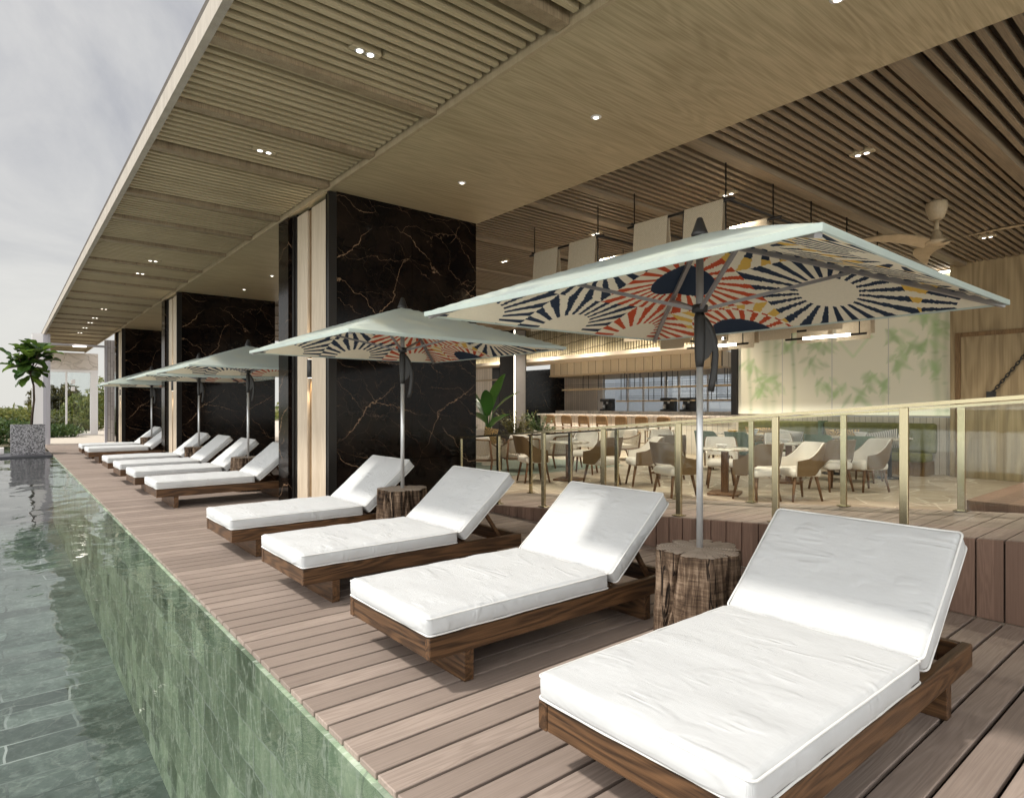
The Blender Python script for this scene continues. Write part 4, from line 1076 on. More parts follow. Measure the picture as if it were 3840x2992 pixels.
# back bar wall
wallbox('marble_wall', MT['marble'], (17.5, 17.8, 0), (17.7, 21.0, 2.86), 'dark veined marble wall behind the left end of the bar')
wallbox('panelled_wall', MT['cream_panel'], (17.3, 16.0, 0), (17.7, 17.798, 2.86), 'cream fluted wall behind the bar beside the marble')
gw = empty('bar_window', (17.5, 12.5, 0.9), 0, 'wide window of dark framed panes behind the bar', 'window')
m = MB()
m.box((-0.04, -3.4, 1.75), (0.04, 3.45, 1.95)); m.box((-0.04, -3.4, 0.0), (0.04, 3.45, 0.06))
m.build('window_frame', MT['dark_metal'], gw)
for y in (-3.36, -2.2, -1.1, 0.0, 0.55, 1.5, 2.2, 3.4):
    m = MB(); m.box((-0.03, y-0.025, 0.062), (0.03, y+0.025, 1.748)); m.build('mullion', MT['white_frame'], gw)
m = MB(); m.box((-0.005, -3.35, 0.062), (0.005, 3.39, 1.748)); m.build('pane', MT['win'], gw)
wallbox('courtyard_wall', plain('blue_grey_render', (0.30,0.32,0.36), 0.8), (21.5, 3.0, -0.2), (21.7, 20.0, 3.2), 'blue grey outside wall seen through the bar window')
wallbox('back_wall', MT['cream_panel'], (17.3, 21.1, 0), (17.6, 25.0, 2.86), 'pale fluted wall beyond the dark column')
# column with a light slot, doors and panels left of it
colm = empty('dark_column', (13.3, 16.5, 0), 0, 'dark square column with a vertical light slot behind the banana plant', 'column')
m = MB(); m.box((0.0, -0.4, 0), (0.53, 0.40, 3.9)); m.build('column_shaft', MT['dark_metal'], colm)
m = MB(); m.box((0.03, -0.43, 0), (0.47, -0.401, 3.9)); m.build('side_cladding', plain('grey_cladding', (0.16,0.155,0.15), 0.5), colm)
m = MB(); m.box((-0.012, -0.425, 0), (0.012, -0.4015, 3.88)); m.build('light_slot', MT['led'], colm)
sd_ = empty('sliding_screens', (14.6, 18.7, 0), 0, 'pale ribbed door panels with dark edges left of the column', 'screens')
for y0_, y1_, mt in ((-1.6, -0.9, 'dark_metal'), (-0.88, -0.15, 'bar_front'), (-0.13, 0.3, 'dark_metal'), (0.32, 1.4, 'bar_front'), (1.42, 1.9, 'dark_metal'), (1.92, 3.2, 'bar_front')):
    m = MB(); m.box((0, y0_, 0), (0.06, y1_, 2.80)); m.build('door_panel', MT[mt], sd_)
m = MB(); m.box((-0.05, -1.6, 2.30), (-0.002, 3.2, 2.36)); m.build('rail', MT['lip'], sd_)

# banquette, cushions
bq = empty('banquette', (13.5, 6.0, 0), 0, 'long moss velvet banquette bench under the bamboo mural', 'banquette')
for a, b in ((-2.0, 0.05), (0.14, 2.05)):
    rbox((0.10, a, 0.40), (0.33, b, 0.98), 0.05, (3,10,4), bulge=0.01).build('back_pad', MT['moss_velvet'], bq)
rbox((-0.35, -2.0, 0.26), (0.10, 2.05, 0.42), 0.05, (4,16,3)).build('seat_pad', MT['moss_velvet'], bq)
m = MB(); m.box((-0.28, -1.95, 0.0), (0.32, 2.0, 0.258)); m.build('plinth', MT['rattan'], bq)
m = MB(); m.box((0.05, 0.055, 0.43), (0.36, 0.135, 1.0), bev=0.01); m.build('divider', MT['green_velvet'], bq)
def stripes(name, a, b, n, fan=False):
    t = NT(name); v = t.coord(); x, y, z = t.sep(v)
    if fan:
        vo = t.n('TexVoronoi', dict(feature='F1'), Vector=v, Scale=5.0)
        dd = t.vadd(v, t.vscale(vo.outputs['Position'], (-1,-1,-1))); px, py, pz = t.sep(dd)
        s = t.m_('SINE', t.m_('MULTIPLY', t.m_('ARCTAN2', pz, py), 12.0))
    else: s = t.m_('SINE', t.m_('MULTIPLY', t.m_('ADD', y, t.m_('MULTIPLY', z, 0.3)), n))
    t.bsdf(Base_Color=t.mix(t.ss(s, -0.2, 0.2), a, b), Roughness=0.85); return t.m
MT['pal'] = stripes('palm_print', (0.10,0.075,0.05), (0.55,0.36,0.13), 0, True)
MT['str'] = stripes('striped_print', (0.10,0.095,0.09), (0.62,0.58,0.52), 190)
MT['flo'] = leafy('floral_print', [(0.72,0.66,0.56), (0.74,0.68,0.58), (0.55,0.16,0.09)], 0.0, 12.0, 0.85)
MT['yel'] = leafy('yellow_print', [(0.70,0.64,0.52), (0.66,0.5,0.2), (0.5,0.45,0.4)], 0.0, 10.0, 0.85)
def cushion(w, h, d, mat, loc, rot, label):
    def fn(u, v):
        x, z = 2*u-1, 2*v-1
        e = (1-abs(x)**3.0)*(1-abs(z)**3.0); k = 1 - 0.07*(1-abs(z)**2)*abs(x)**3; k2 = 1-0.07*(1-abs(x)**2)*abs(z)**3
        return x*w/2*k, z*h/2*k2, d/2*max(0, e)**0.6
    m = MB()
    for s in (1, -1):
        def g(u, v):
            x, z, t_ = fn(u, v); return (s*t_, x, z)
        m.grid(g, 13, 11, True, flip=(s < 0))
    o = m.build('cushion', mat, None, loc); o.rotation_euler = rot; return tag(o, label, 'cushion')
cushion(0.66, 0.36, 0.16, MT['pal'], (13.38, 7.38, 0.66), (0, -0.25, 0), 'tan palm leaf cushion at the left end of the banquette')
cushion(0.62, 0.36, 0.16, MT['str'], (13.36, 6.66, 0.62), (0.12, -0.3, 0), 'grey striped cushion leaning beside the left palm leaf cushion')
cushion(0.68, 0.38, 0.16, MT['pal'], (13.38, 5.55, 0.66), (0, -0.25, 0), 'brown palm leaf cushion on the right half of the banquette')
cushion(0.66, 0.40, 0.16, MT['str'], (13.34, 4.78, 0.64), (-0.2, -0.35, 0), 'grey striped cushion tilted at the right end of the banquette')

# ------------------------------------------------------------------ dining chairs (front is +X)
def dining_chair(label, outm, inm, group):
    r = empty('dining_chair', (0,0,0), 0, label, 'dining chair', group)
    A, Bw = 0.235, 0.245
    def path(s):
        # s -1..1 : right arm front, round the back, left arm front
        t_ = abs(s); sg = 1 if s >= 0 else -1
        if t_ > 0.62:
            f = (t_-0.62)/0.38; return (-0.02 + f*0.20, sg*Bw)
        a = t_/0.62*PI/2
        return (-0.02 - A*abs(math.cos(a))**0.75, sg*Bw*math.sin(a)**0.75 if a > 0 else 0.0)
    def sm(x, a, b):
        f = max(0, min(1, (x-a)/(b-a))); return f*f*(3-2*f)
    def zt(s): return 0.80 - 0.22*sm(abs(s), 0.38, 0.72) - 0.02*sm(abs(s), 0.72, 1.0)
    def zb(s): return 0.50 - 0.15*sm(abs(s), 0.30, 0.6)
    def shell(o0, o1):
        m = MB()
        def P(s, v, o):
            x, y = path(s); e = 1e-3; x1, y1 = path(min(1, s+e)); x0_, y0_ = path(max(-1, s-e))
            n = Vector((-(y1-y0_), (x1-x0_), 0)); n = n.normalized() if n.length > 0 else Vector((-1,0,0))
            if n.x*0 + n.dot(Vector((x+0.02, y, 0))) < 0: n = -n
            z = zb(s) + (zt(s)-zb(s))*v
            lean = max(0, z-0.42)*0.22*(1 if x < 0 else 0.3)
            return Vector((x - lean, y, z)) + n*o
        nu, nv = 33, 6
        loop = []
        def g(u, v):
            s = 2*u-1
            k = v*4
            if k <= 1: return P(s, k*1.0, o0)
            return None
        ring = lambda s: [P(s, i/nv, o0) for i in range(nv+1)] + [P(s, 1-i/nv, o1) for i in range(nv+1)]
        rows = [ring(2*i/(nu-1)-1) for i in range(nu)]; k = len(rows[0]); vs = [p for rr in rows for p in rr]; fs = []
        for i in range(nu-1):
            for j in range(k): fs.append((i*k+j, (i+1)*k+j, (i+1)*k+(j+1) % k, i*k+(j+1) % k))
        fs.append(tuple(range(k))); fs.append(tuple(reversed([(nu-1)*k+j for j in range(k)])))
        m.add(vs, fs, True); return m
    soft(shell(0.0, 0.02).build('outer_shell', outm, r), 50)
    soft(shell(-0.022, -0.001).build('inner_padding', inm, r), 50)
    rbox((-0.22, -0.222, 0.335), (0.235, 0.222, 0.445), 0.04, (6,6,2), bulge=0.006, topcrown=0.012).build('seat', inm, r)
    for sx, sy in ((1,1),(1,-1),(-1,1),(-1,-1)):
        m = MB(); m.tube([(sx*0.16, sy*0.17, 0.345), (sx*0.225, sy*0.215, 0.0)], [0.024, 0.015], 8, True); m.build('leg', MT['chair_leg'], r)
    return r
GRP = 'cream and tan dining chairs'
def face(x, y, tx, ty): return math.atan2(ty-y, tx-x)
TA, TH_, TJ, TK = (8.3, 5.12), (7.75, 7.85), (10.05, 7.5), (10.4, 5.2)
CH = [(9.0, 5.62, TA, 'cream dining chair facing the deck behind the round table nearest the parasol pole'),
 (8.12, 4.52, TA, 'tan backed dining chair seen from behind, right of the parasol pole'),
 (8.62, 4.18, (7.6, 4.75), 'dining chair turned left with cream inside showing, second right of the parasol pole'),
 (9.98, 4.32, TK, 'tan backed dining chair seen from behind next to the glass post, right of centre'),
 (10.35, 3.95, (9.4, 4.5), 'rightmost dining chair turned left beside the banquette table'),
 (8.20, 6.58, (7.4, 7.15), 'dining chair turned left with its arm in profile, left of the parasol pole'),
 (7.43, 5.38, TA, 'tan backed dining chair directly left of the parasol pole'),
 (7.72, 7.05, TH_, 'tan backed dining chair centre left with its back to the deck'),
 (7.12, 8.10, TH_, 'dining chair facing right nearest the woven armchairs'),
 (8.75, 8.45, TH_, 'cream dining chair facing the deck behind the leftmost round table'),
 (9.42, 6.92, TJ, 'tan backed dining chair before the round table in front of the bar'),
 (10.75, 8.1, TJ, 'cream dining chair facing the deck in front of the bar stools'),
 (11.15, 5.75, TK, 'cream dining chair facing the deck in front of the banquette')]
c0 = None
for x, y, tg, l in CH:
    if c0 is None:
        c0 = dining_chair(l, MT['chair_out'], MT['chair_in'], GRP); c0.location = (x, y, 0); c0.rotation_euler = (0, 0, face(x, y, *tg)); index_kids()
    else: dup(c0, (x, y, 0), face(x, y, *tg), l)
GC = [(11.55, 7.45, (12.5, 7.4), 'green velvet chair with its back to the deck at the left banquette table'), (11.55, 6.75, (12.5, 6.75), 'green velvet chair right of the other one at the left banquette table'),
      (11.6, 5.15, (12.5, 5.1), 'green velvet chair at the left side of the right banquette table'), (11.6, 4.45, (12.5, 4.5), 'green velvet chair at the right side of the right banquette table')]
c1 = None
for x, y, tg, l in GC:
    if c1 is None:
        c1 = dining_chair(l, MT['green_velvet'], MT['green_velvet'], 'green velvet chairs at the banquette'); c1.location = (x, y, 0); c1.rotation_euler = (0, 0, face(x, y, *tg)); index_kids()
    else: dup(c1, (x, y, 0), face(x, y, *tg), l)
def round_table(x, y, label, R=0.36):
    r = empty('round_table', (x, y, 0), 0.4, label, 'dining table', 'round stone topped tables')
    m = MB(); m.lathe([(R-0.012, 0.655), (R, 0.662), (R, 0.683), (R-0.006, 0.688)], 36); m.build('table_top', MT['table'], r)
    m = MB(); m.box((-0.05, -0.05, 0.03), (0.05, 0.05, 0.654), bev=0.004); m.build('pedestal', MT['chair_leg'], r)
    m = MB(); m.box((-0.22, -0.22, 0.0), (0.22, 0.22, 0.035), bev=0.006); m.build('base', MT['chair_leg'], r)
round_table(*TA, 'round stone topped table nearest the parasol pole')
round_table(*TH_, 'round stone topped table farthest left, by the armchairs')
round_table(*TJ, 'round stone topped table in front of the bar')
round_table(*TK, 'round stone topped table before the banquette')
def rect_table(x, y, label):
    r = empty('banquette_table', (x, y, 0), 0, label, 'dining table', 'long tables at the banquette')
    m = MB(); m.box((-0.38, -0.75, 0.70), (0.38, 0.75, 0.728), bev=0.006); m.build('table_top', MT['table'], r)
    for s in (-0.5, 0.5):
        m = MB(); m.lathe([(0.2, 0), (0.2, 0.02), (0.035, 0.03), (0.03, 0.699)], 16, (0, s, 0)); m.build('leg', MT['dark_metal'], r)
rect_table(12.45, 7.1, 'long stone topped table at the left half of the banquette')
rect_table(12.45, 4.85, 'long stone topped table at the right half of the banquette')
def bowl(x, y, z, R, hgt, mat, label):
    m = MB(); m.lathe([(R*0.45, 0), (R*0.5, 0.008), (R*0.95, hgt), (R, hgt), (R*0.9, hgt-0.006), (R*0.4, 0.02)], 20)
    o = m.build('bowl', mat, None, (x, y, z)); tag(o, label, 'bowl'); return o
bowl(12.2, 7.35, 0.729, 0.12, 0.06, plain('yellow_glaze', (0.65,0.36,0.03), 0.3), 'yellow bowl on the left banquette table')
bowl(12.2, 6.85, 0.729, 0.11, 0.10, plain('white_glaze', (0.66,0.68,0.70), 0.2), 'white bowl beside the yellow bowl')
bowl(12.2, 4.75, 0.729, 0.12, 0.10, MT['white_frame'], 'white bowl on the right banquette table')

bowl(8.25, 5.15, 0.689, 0.09, 0.05, MT['white_frame'], 'white bowl on the round table nearest the parasol pole')
bowl(7.8, 7.8, 0.689, 0.09, 0.05, MT['white_frame'], 'white bowl on the farthest left round table')
bowl(10.35, 5.25, 0.689, 0.09, 0.05, MT['white_frame'], 'white bowl on the round table before the banquette')
# bar stools
def stool(label):
    r = empty('bar_stool', (0,0,0), 0, label, 'bar stool', 'bar stools along the counter')
    rbox((-0.20, -0.20, 0.64), (0.20, 0.20, 0.70), 0.025, (4,4,1)).build('seat', MT['chair_in'], r)
    for sx, sy in ((1,1),(1,-1),(-1,1),(-1,-1)):
        m = MB(); m.tube([(sx*0.17, sy*0.17, 0.645), (sx*0.20, sy*0.20, 0.0)], [0.021, 0.016], 6); m.build('leg', MT['rattan'], r)
    m = MB()
    pts = [(-0.17, -0.19, 0.68), (-0.20, -0.20, 0.80), (-0.215, -0.195, 0.98), (-0.22, -0.15, 1.01), (-0.22, 0.15, 1.01), (-0.215, 0.195, 0.98), (-0.20, 0.20, 0.80), (-0.17, 0.19, 0.68)]
    m.tube(pts, 0.03, 6); m.tube([(-0.20, -0.19, 0.78), (-0.20, 0.19, 0.78)], 0.018, 6); m.build('back_frame', MT['rattan'], r)
    m = MB(); m.box((-0.222, -0.175, 0.79), (-0.208, 0.175, 0.995)); m.build('cane_panel', MT['rattan'], r)
    m = MB(); m.tube([(0.19, -0.185, 0.28), (0.19, 0.185, 0.28)], 0.014, 6); m.tube([(-0.19, -0.185, 0.28), (-0.19, 0.185, 0.28)], 0.014, 6); m.build('footrest', MT['rattan'], r)
    return r
s0 = None; so_ = ['farthest left', 'second from the left', 'third from the left', 'fourth from the left', 'fifth from the left', 'sixth from the left, nearest the parasol pole', 'seventh from the left, behind the parasol pole']
for i in range(7):
    y = 14.85 - i*0.75; l = 'honey wood bar stool with cane back, %s' % so_[i]
    if s0 is None: s0 = stool(l); s0.location = (14.0, y, 0); index_kids()
    else: dup(s0, (14.0, y, 0), 0, l)
# coffee machines on the counter ledge
def coffee(y, label):
    r = empty('coffee_machine', (15.5, y, 1.161), 0, label, 'coffee machine', 'coffee machines on the bar')
    m = MB(); m.box((-0.16, -0.2, 0.0), (0.16, 0.2, 0.06), bev=0.01); m.box((0.0, -0.2, 0.061), (0.16, 0.2, 0.30), bev=0.01); m.box((-0.16, -0.2, 0.301), (0.16, 0.2, 0.40), bev=0.015); m.build('machine_body', MT['black'], r)
    m = MB(); m.lathe([(0.05, 0.0), (0.05, 0.12), (0.02, 0.14)], 14, (-0.09, 0.09, 0.07)); m.build('steel_jug', MT['steel'], r)
    m = MB(); m.lathe([(0.03, 0.24), (0.035, 0.30)], 12, (-0.08, -0.06, 0)); m.build('spout', MT['steel'], r)
coffee(13.9, 'black coffee machine at the left end of the bar'); coffee(11.45, 'black coffee machine in the middle of the bar')
coffee(10.75, 'black coffee machine just right of the middle one on the bar')

# woven armchairs (front is +X)
def armchair(label, W=0.68):
    r = empty('woven_armchair', (0,0,0), 0, label, 'armchair', 'woven rope armchairs')
    h = W/2
    rbox((-0.26, -h+0.05, 0.24), (0.30, h-0.05, 0.37), 0.04, (6,6,2), topcrown=0.015).build('seat_cushion', MT['chair_in'], r)
    k = rbox((-0.06, -h+0.07, -0.19), (0.06, h-0.07, 0.19), 0.05, (2,6,4), bulge=0.01).build('back_cushion', MT['chair_in'], r); k.location = (-0.22, 0, 0.56); k.rotation_euler = (0, -0.22, 0)
    for s in (-1, 1):
        m = MB(); m.tube([(0.30, s*h, 0.0), (0.28, s*h, 0.50)], [0.016, 0.022], 8); m.build('leg', MT['chair_leg'], r)
        m = MB(); m.tube([(-0.38, s*(h-0.02), 0.0), (-0.28, s*(h-0.01), 0.26), (-0.36, s*(h-0.03), 0.66)], [0.016, 0.023, 0.018], 8); m.build('leg', MT['chair_leg'], r)
    rail = [(0.30, -h, 0.50), (0.0, -h-0.01, 0.53), (-0.25, -h+0.01, 0.60), (-0.36, -h+0.06, 0.665), (-0.40, 0, 0.68), (-0.36, h-0.06, 0.665), (-0.25, h-0.01, 0.60), (0.0, h+0.01, 0.53), (0.30, h, 0.50)]
    m = MB(); m.tube(rail, 0.017, 8); m.build('top_rail', MT['rattan'], r)
    low = [(0.28, -h, 0.26), (0.0, -h, 0.27), (-0.26, -h+0.02, 0.28), (-0.31, 0, 0.28), (-0.26, h-0.02, 0.28), (0.0, h, 0.27), (0.28, h, 0.26)]
    m = MB(); m.tube(low, 0.016, 8); m.build('seat_rail', MT['chair_leg'], r)
    def lerp(path, f):
        f = f*(len(path)-1); i = min(int(f), len(path)-2); g = f-i; return Vector(path[i])*(1-g) + Vector(path[i+1])*g
    m = MB(); N = 42
    for i in range(N):
        for s in (-1, 1):
            f0 = i/N; f1 = min(1, max(0, f0 + s*2.2/N)); m.tube([lerp(low, f0), lerp(rail, f1)], 0.0045, 4, False, cap=False)
    m.build('rope_weave', MT['rope'], r)
    return r
AC = [(8.05, 9.55, math.radians(62), 'woven rope armchair seen from behind in the centre left of the lounge', 1.0),
      (7.15, 9.75, math.radians(40), 'woven rope armchair half hidden by the marble pier', 1.0),
      (9.35, 9.75, math.radians(75), 'wide woven armchair with cream cushions left of the dining chairs', 1.0),
      (9.2, 12.2, math.radians(-100), 'woven armchair farther back below the banana plant', 1.0),
      (11.9, 10.2, math.radians(160), 'woven armchair in front of the bar stools', 1.0),
      (8.05, 13.0, math.radians(-60), 'cream cushioned woven armchair beside the marble pier edge', 1.0)]
a0 = None
for x, y, rz_, l, sc_ in AC:
    if a0 is None: a0 = armchair(l); a0.location = (x, y, 0); a0.rotation_euler = (0,0,rz_); index_kids()
    else: dup(a0, (x, y, 0), rz_, l)
cushion(0.44, 0.40, 0.14, MT['yel'], (8.25, 9.45, 0.56), (0.3, -0.3, 1.0), 'yellow print cushion on the woven armchair seen from behind')
cushion(0.46, 0.40, 0.14, MT['chair_in'], (8.35, 9.25, 0.60), (0.25, -0.3, 1.1), 'cream cushion leaning beside the yellow print cushion')
cushion(0.44, 0.38, 0.14, MT['flo'], (11.72, 10.2, 0.60), (0.0, 0.3, 0.0), 'white cushion with red flower print before the bar')
cushion(0.42, 0.38, 0.14, MT['pal'], (9.2, 12.05, 0.60), (0.2, 0.0, 1.5), 'tan print cushion on the armchair below the banana plant')
cushion(0.50, 0.46, 0.16, MT['yel'], (8.15, 12.75, 0.64), (0.0, 0.0, 0.9), 'yellow flower cushion on the armchair by the pier edge')
r = empty('coffee_table', (8.4, 11.0, 0), 0.3, 'low white round coffee table among the woven armchairs', 'coffee table')
m = MB(); m.lathe([(0.33, 0.36), (0.34, 0.365), (0.34, 0.39), (0.33, 0.395)], 28); m.build('table_top', MT['white_stone'], r)
m = MB(); m.lathe([(0.20, 0), (0.21, 0.01), (0.12, 0.2), (0.18, 0.359)], 20); m.build('base', MT['rope'], r)
m = MB(); m.grid(lambda u, v: (7.3+u*3.3, 9.0+v*4.4, 0.004), 2, 2, False); o = m.build('rug', MT['rug']); tag(o, 'grey green rug under the woven armchairs', 'rug')

# ------------------------------------------------------------------ pendants
def pendant(yc, label):
    r = empty('cloth_pendant', (8.0, yc, 3.5), 0, label, 'pendant lamp', 'cloth pendants over the dining tables')
    rows = [-2.05, -1.05, -0.1, 0.95, 2.0]
    for i, x in enumerate(rows):
        zr = 0.0
        m = MB(); m.tube([(x, -0.72, zr), (x, 0.72, zr)], 0.016, 8); m.build('rod', MT['dark_metal'], r)
        m = MB()
        for y in (-0.62, 0.62): m.tube([(x, y, zr-0.9), (x, y, 0.40)], 0.008, 6)
        m.build('hanger', MT['dark_metal'], r)
        for k, (a, b) in enumerate(((-0.60, -0.11), (0.07, 0.56))):
            off = 0.05*math.sin(i*2.1+k*1.3); L = (1.09 if i < 2 else 1.17) + 0.04*math.sin(i*1.7+k*2.3)
            m = MB()
            for s in (-1, 1):
                pts = [(x + s*0.012, zr+0.02), (x + s*0.02, zr-0.02), (x + s*0.06, zr-0.45*L), (x + s*0.085, zr-L*(1.0 if s < 0 else 0.92))]
                for (xa, za), (xb, zb_) in zip(pts[:-1], pts[1:]):
                    th = 0.004
                    vs = [(xa, a+off, za), (xb, a+off, zb_), (xb, b+off, zb_), (xa, b+off, za), (xa+th, a+off, za), (xb+th, a+off, zb_), (xb+th, b+off, zb_), (xa+th, b+off, za)]
                    m.add(vs, [(0,1,2,3),(7,6,5,4),(0,4,5,1),(1,5,6,2),(2,6,7,3),(3,7,4,0)])
            m.build('cloth_drape', MT['cloth'], r)
    for x in (-0.6, 0.5):
        m = MB(); m.tube([(-2.1, -0.62 if x < 0 else 0.62, 0.02), (2.1, -0.62 if x < 0 else 0.62, 0.02)], 0.014, 8); m.build('cross_rod', MT['dark_metal'], r)
    for x, z, a, b, la, lb in ((1.62, -1.14, -0.62, 0.58, -0.40, 0.30), (1.62, -1.02, -0.2, 0.66, -0.16, 0.10), (0.6, -1.02, -0.6, 0.6, 9, 9)):
        m = MB(); m.tube([(x, a, z), (x, b, z)], 0.017, 8); q = m.build('lower_rod', MT['dark_metal'], r)
        m = MB(); 
        for y in (a+0.1, b-0.1): m.tube([(x, y, z), (x, y, -0.88)], 0.008, 6)
        m.build('hanger', MT['dark_metal'], q)
        if la < 5:
            m = MB(); m.tube([(x, la, z), (x, lb, z)], 0.022, 10); m.build('light_tube', MT['tube'], q)
pendant(6.12, 'woven cloth pendant lamp with light tubes, the far left one of the pair')
pendant(4.28, 'woven cloth pendant lamp with light tubes, the near right one of the pair')
for y in (6.3, 4.3):
    for dx in (-1.0, 1.0): spot(8.0+dx, y, 2.35, 22.0, 150, 0.9, (1.0, 0.90, 0.77), size=0.25, name='pendant_lamp')

# ceiling fan
fn = empty('ceiling_fan', (9.29, 2.70, 0), 0, 'pale wood three bladed ceiling fan at right', 'ceiling fan')
m = MB(); m.lathe([(0.115, 3.95), (0.122, 3.89), (0.118, 3.82), (0.08, 3.72), (0.05, 3.70)], 28); m.build('ceiling_cup', MT['rattan'] if False else MT['lip'], fn)
m = MB(); m.lathe([(0.028, 3.69), (0.028, 3.55)], 16); m.build('down_rod', MT['lip'], fn)
m = MB(); m.lathe([(0.032, 3.57), (0.05, 3.54), (0.07, 3.47), (0.13, 3.44), (0.155, 3.41), (0.12, 3.38), (0.0005, 3.375)], 28); m.build('motor_hub', MT['lip'], fn)
vr = math.atan2(math.cos(TH), math.sin(TH)) - PI/2
for a in (60, 180, 300):
    an = math.radians(a) + (-TH); m = MB()
    ca, sa = math.cos(an), math.sin(an)
    def bl(u, v):
        R = 0.10 + u*1.15; wd = 0.085*(1-u)**0.5 + 0.055*math.sin(PI*min(1, u*1.02))
        c_ = 0.16*math.sin(u*PI*0.9) ; t_ = (v-0.5)*2*wd + c_*0.8 - 0.02
        z = 3.41 + 0.10*math.sin(u*1.6) - 0.12*u*u + (v-0.5)*0.06*(1-u)
        return (R*ca - t_*sa, R*sa + t_*ca, z)
    def bl2(u, v):
        p = bl(u, v); return (p[0], p[1], p[2]-0.014)
    m.grid(bl, 24, 5, True); m.grid(bl2, 24, 5, True, flip=True); m.build('blade', MT['lip'], fn)

for y in (9.5, 11.5, 13.5, 15.5): spot(15.9, y, 2.8, BAR_P, 140, 0.9, size=0.1, name='bar_fill')  # added fill spots without fixtures, brightening the dark bar
for y in (9.0, 11.0, 13.0, 15.0, 17.5): spot(13.2, y, 3.86, BAR_P, 120, 0.9, name='downlight_or_fill')  # more fill added in front of the bar, no downlight fixtures here
# ------------------------------------------------------------------ plants
def leaf_grid(m, base, direction, up, L, Wd, prof, droop=0.3, fold=0.12, wav=0.0, nu=9, nv=5, seed=0):
    d = Vector(direction).normalized(); s = d.cross(Vector(up)); s = s.normalized() if s.length > 1e-4 else Vector((1,0,0)); n = s.cross(d)
    base = Vector(base)
    def f(u, v):
        w_ = Wd*prof(u)*(2*v-1); x = L*u
        p = base + d*x + s*w_ + n*(-droop*L*u*u + fold*abs(2*v-1)*Wd*prof(u)*2 + wav*Wd*math.sin(u*14+seed+v*3)*abs(2*v-1))
        return p
    m.grid(f, nu, nv, True)
# fiddle leaf fig in its pot
PT = Vector((0.49, 21.55, 0.012))
pot = empty('planter', PT, 0, 'large square grey terrazzo planter on the dark pool rim', 'planter')
m = MB()
for a_, b_ in (((-0.37,-0.37,0.0),(0.37,-0.32,0.80)), ((-0.37,0.32,0.0),(0.37,0.37,0.80)), ((-0.37,-0.319,0.0),(-0.32,0.319,0.80)), ((0.32,-0.319,0.0),(0.37,0.319,0.80))): m.box(a_, b_)
m.build('planter_wall', MT['pot'], pot)
m = MB(); m.box((-0.318,-0.318,0.66), (0.318,0.318,0.722)); m.build('soil', MT['dark_gap'], pot)
fig = empty('fiddle_leaf_tree', PT + Vector((0.08, 0, 0.722)), 0, 'young fiddle leaf fig tree with broad glossy leaves in the grey planter', 'tree')
rnd = random.Random(11)
m = MB(); tr = [(0,0,0), (0.02,0,0.35), (0.06,0.01,0.75), (0.05,0,1.15), (-0.01,0,1.42), (-0.06,0,1.62)]
m.tube(tr, [0.034,0.03,0.027,0.025,0.023,0.02], 10)
tips = []
for k in range(8):
    a = k*2*PI/8 + rnd.uniform(-.3,.3); st = Vector((-0.03, 0, 1.45+0.03*(k % 4))); e = st + Vector((math.cos(a)*rnd.uniform(.12,.34), math.sin(a)*rnd.uniform(.12,.3), rnd.uniform(.12,.78)))
    m.tube([st, (st+e)/2 + Vector((0,0,0.04)), e], [0.015, 0.012, 0.008], 6); tips.append(e)
m.build('trunk', MT['bark'], fig)
prof = lambda u: (math.sin(PI*min(1, u**0.8*0.98+0.01))**0.55)*(0.42+0.75*u) if 0 < u < 1 else 0.06
m = MB()
for e in tips + [Vector((-0.05,0,1.6))]*2:
    n = 5
    for k in range(n):
        a = rnd.uniform(0, 2*PI); el = rnd.uniform(-0.45, 0.95)
        dr = Vector((math.cos(a)*math.cos(el), math.sin(a)*math.cos(el), math.sin(el)))
        b = e + Vector((rnd.uniform(-.07,.07), rnd.uniform(-.07,.07), rnd.uniform(-.10,.14)))
        leaf_grid(m, b, dr, (0,0,1), rnd.uniform(0.40, 0.56), rnd.uniform(0.17, 0.22), prof, rnd.uniform(0.05, 0.4), 0.2, 0.10, 10, 7, k)
for a in (-0.9, -0.2, 0.5, 3.4, -2.2):
    leaf_grid(m, (-0.02, 0, 1.42), (math.cos(a)*0.75, math.sin(a)*0.75, -0.55), (0,0,1), 0.46, 0.14, prof, 0.15, 0.2, 0.1, 10, 7, a)
m.build('crown', MT['fig'], fig)
# white block at the left frame edge
m = MB(); m.box((-0.5, -0.2, 0), (0.0, 0.2, 0.17), bev=0.01); o = m.build('stone_block', MT['white_stone'], None, (-0.01, 21.9, 0.013)); tag(o, 'low white stone block at the left frame edge by the planter', 'block')

def foliage(name, mat, n, shape, size, seed, parent=None, loc=None):
    rnd = random.Random(seed); m = MB()
    for _ in range(n):
        p = Vector(shape(rnd)); q = Euler((rnd.uniform(-1.2,1.2), rnd.uniform(-1.2,1.2), rnd.uniform(0,6.28))).to_matrix()
        L = size*rnd.uniform(0.6, 1.4); W_ = L*rnd.uniform(0.3, 0.5)
        vs = [q @ Vector(k) + p for k in ((-L/2,0,0), (-L*0.1,-W_/2,L*0.06), (L/2,0,0), (-L*0.1,W_/2,L*0.06))]
        m.add(vs, [(0,1,2,3)])
    return m.build(name, mat, parent, loc)
def blob(cx, cy, cz, rx, ry, rz_, ns=0):
    def f(r):
        while True:
            p = Vector((r.gauss(0,1), r.gauss(0,1), r.gauss(0,1)))
            if p.length > 1e-3: break
        p.normalize(); k = r.uniform(0.55, 1.0)**0.5
        k *= 1 + 0.45*mnoise.noise(Vector((p.x*2.2+ns, p.y*2.2, p.z*2.2)))
        return (cx+p.x*rx*k, cy+p.y*ry*k, max(0.02, cz+p.z*rz_*k))
    return f
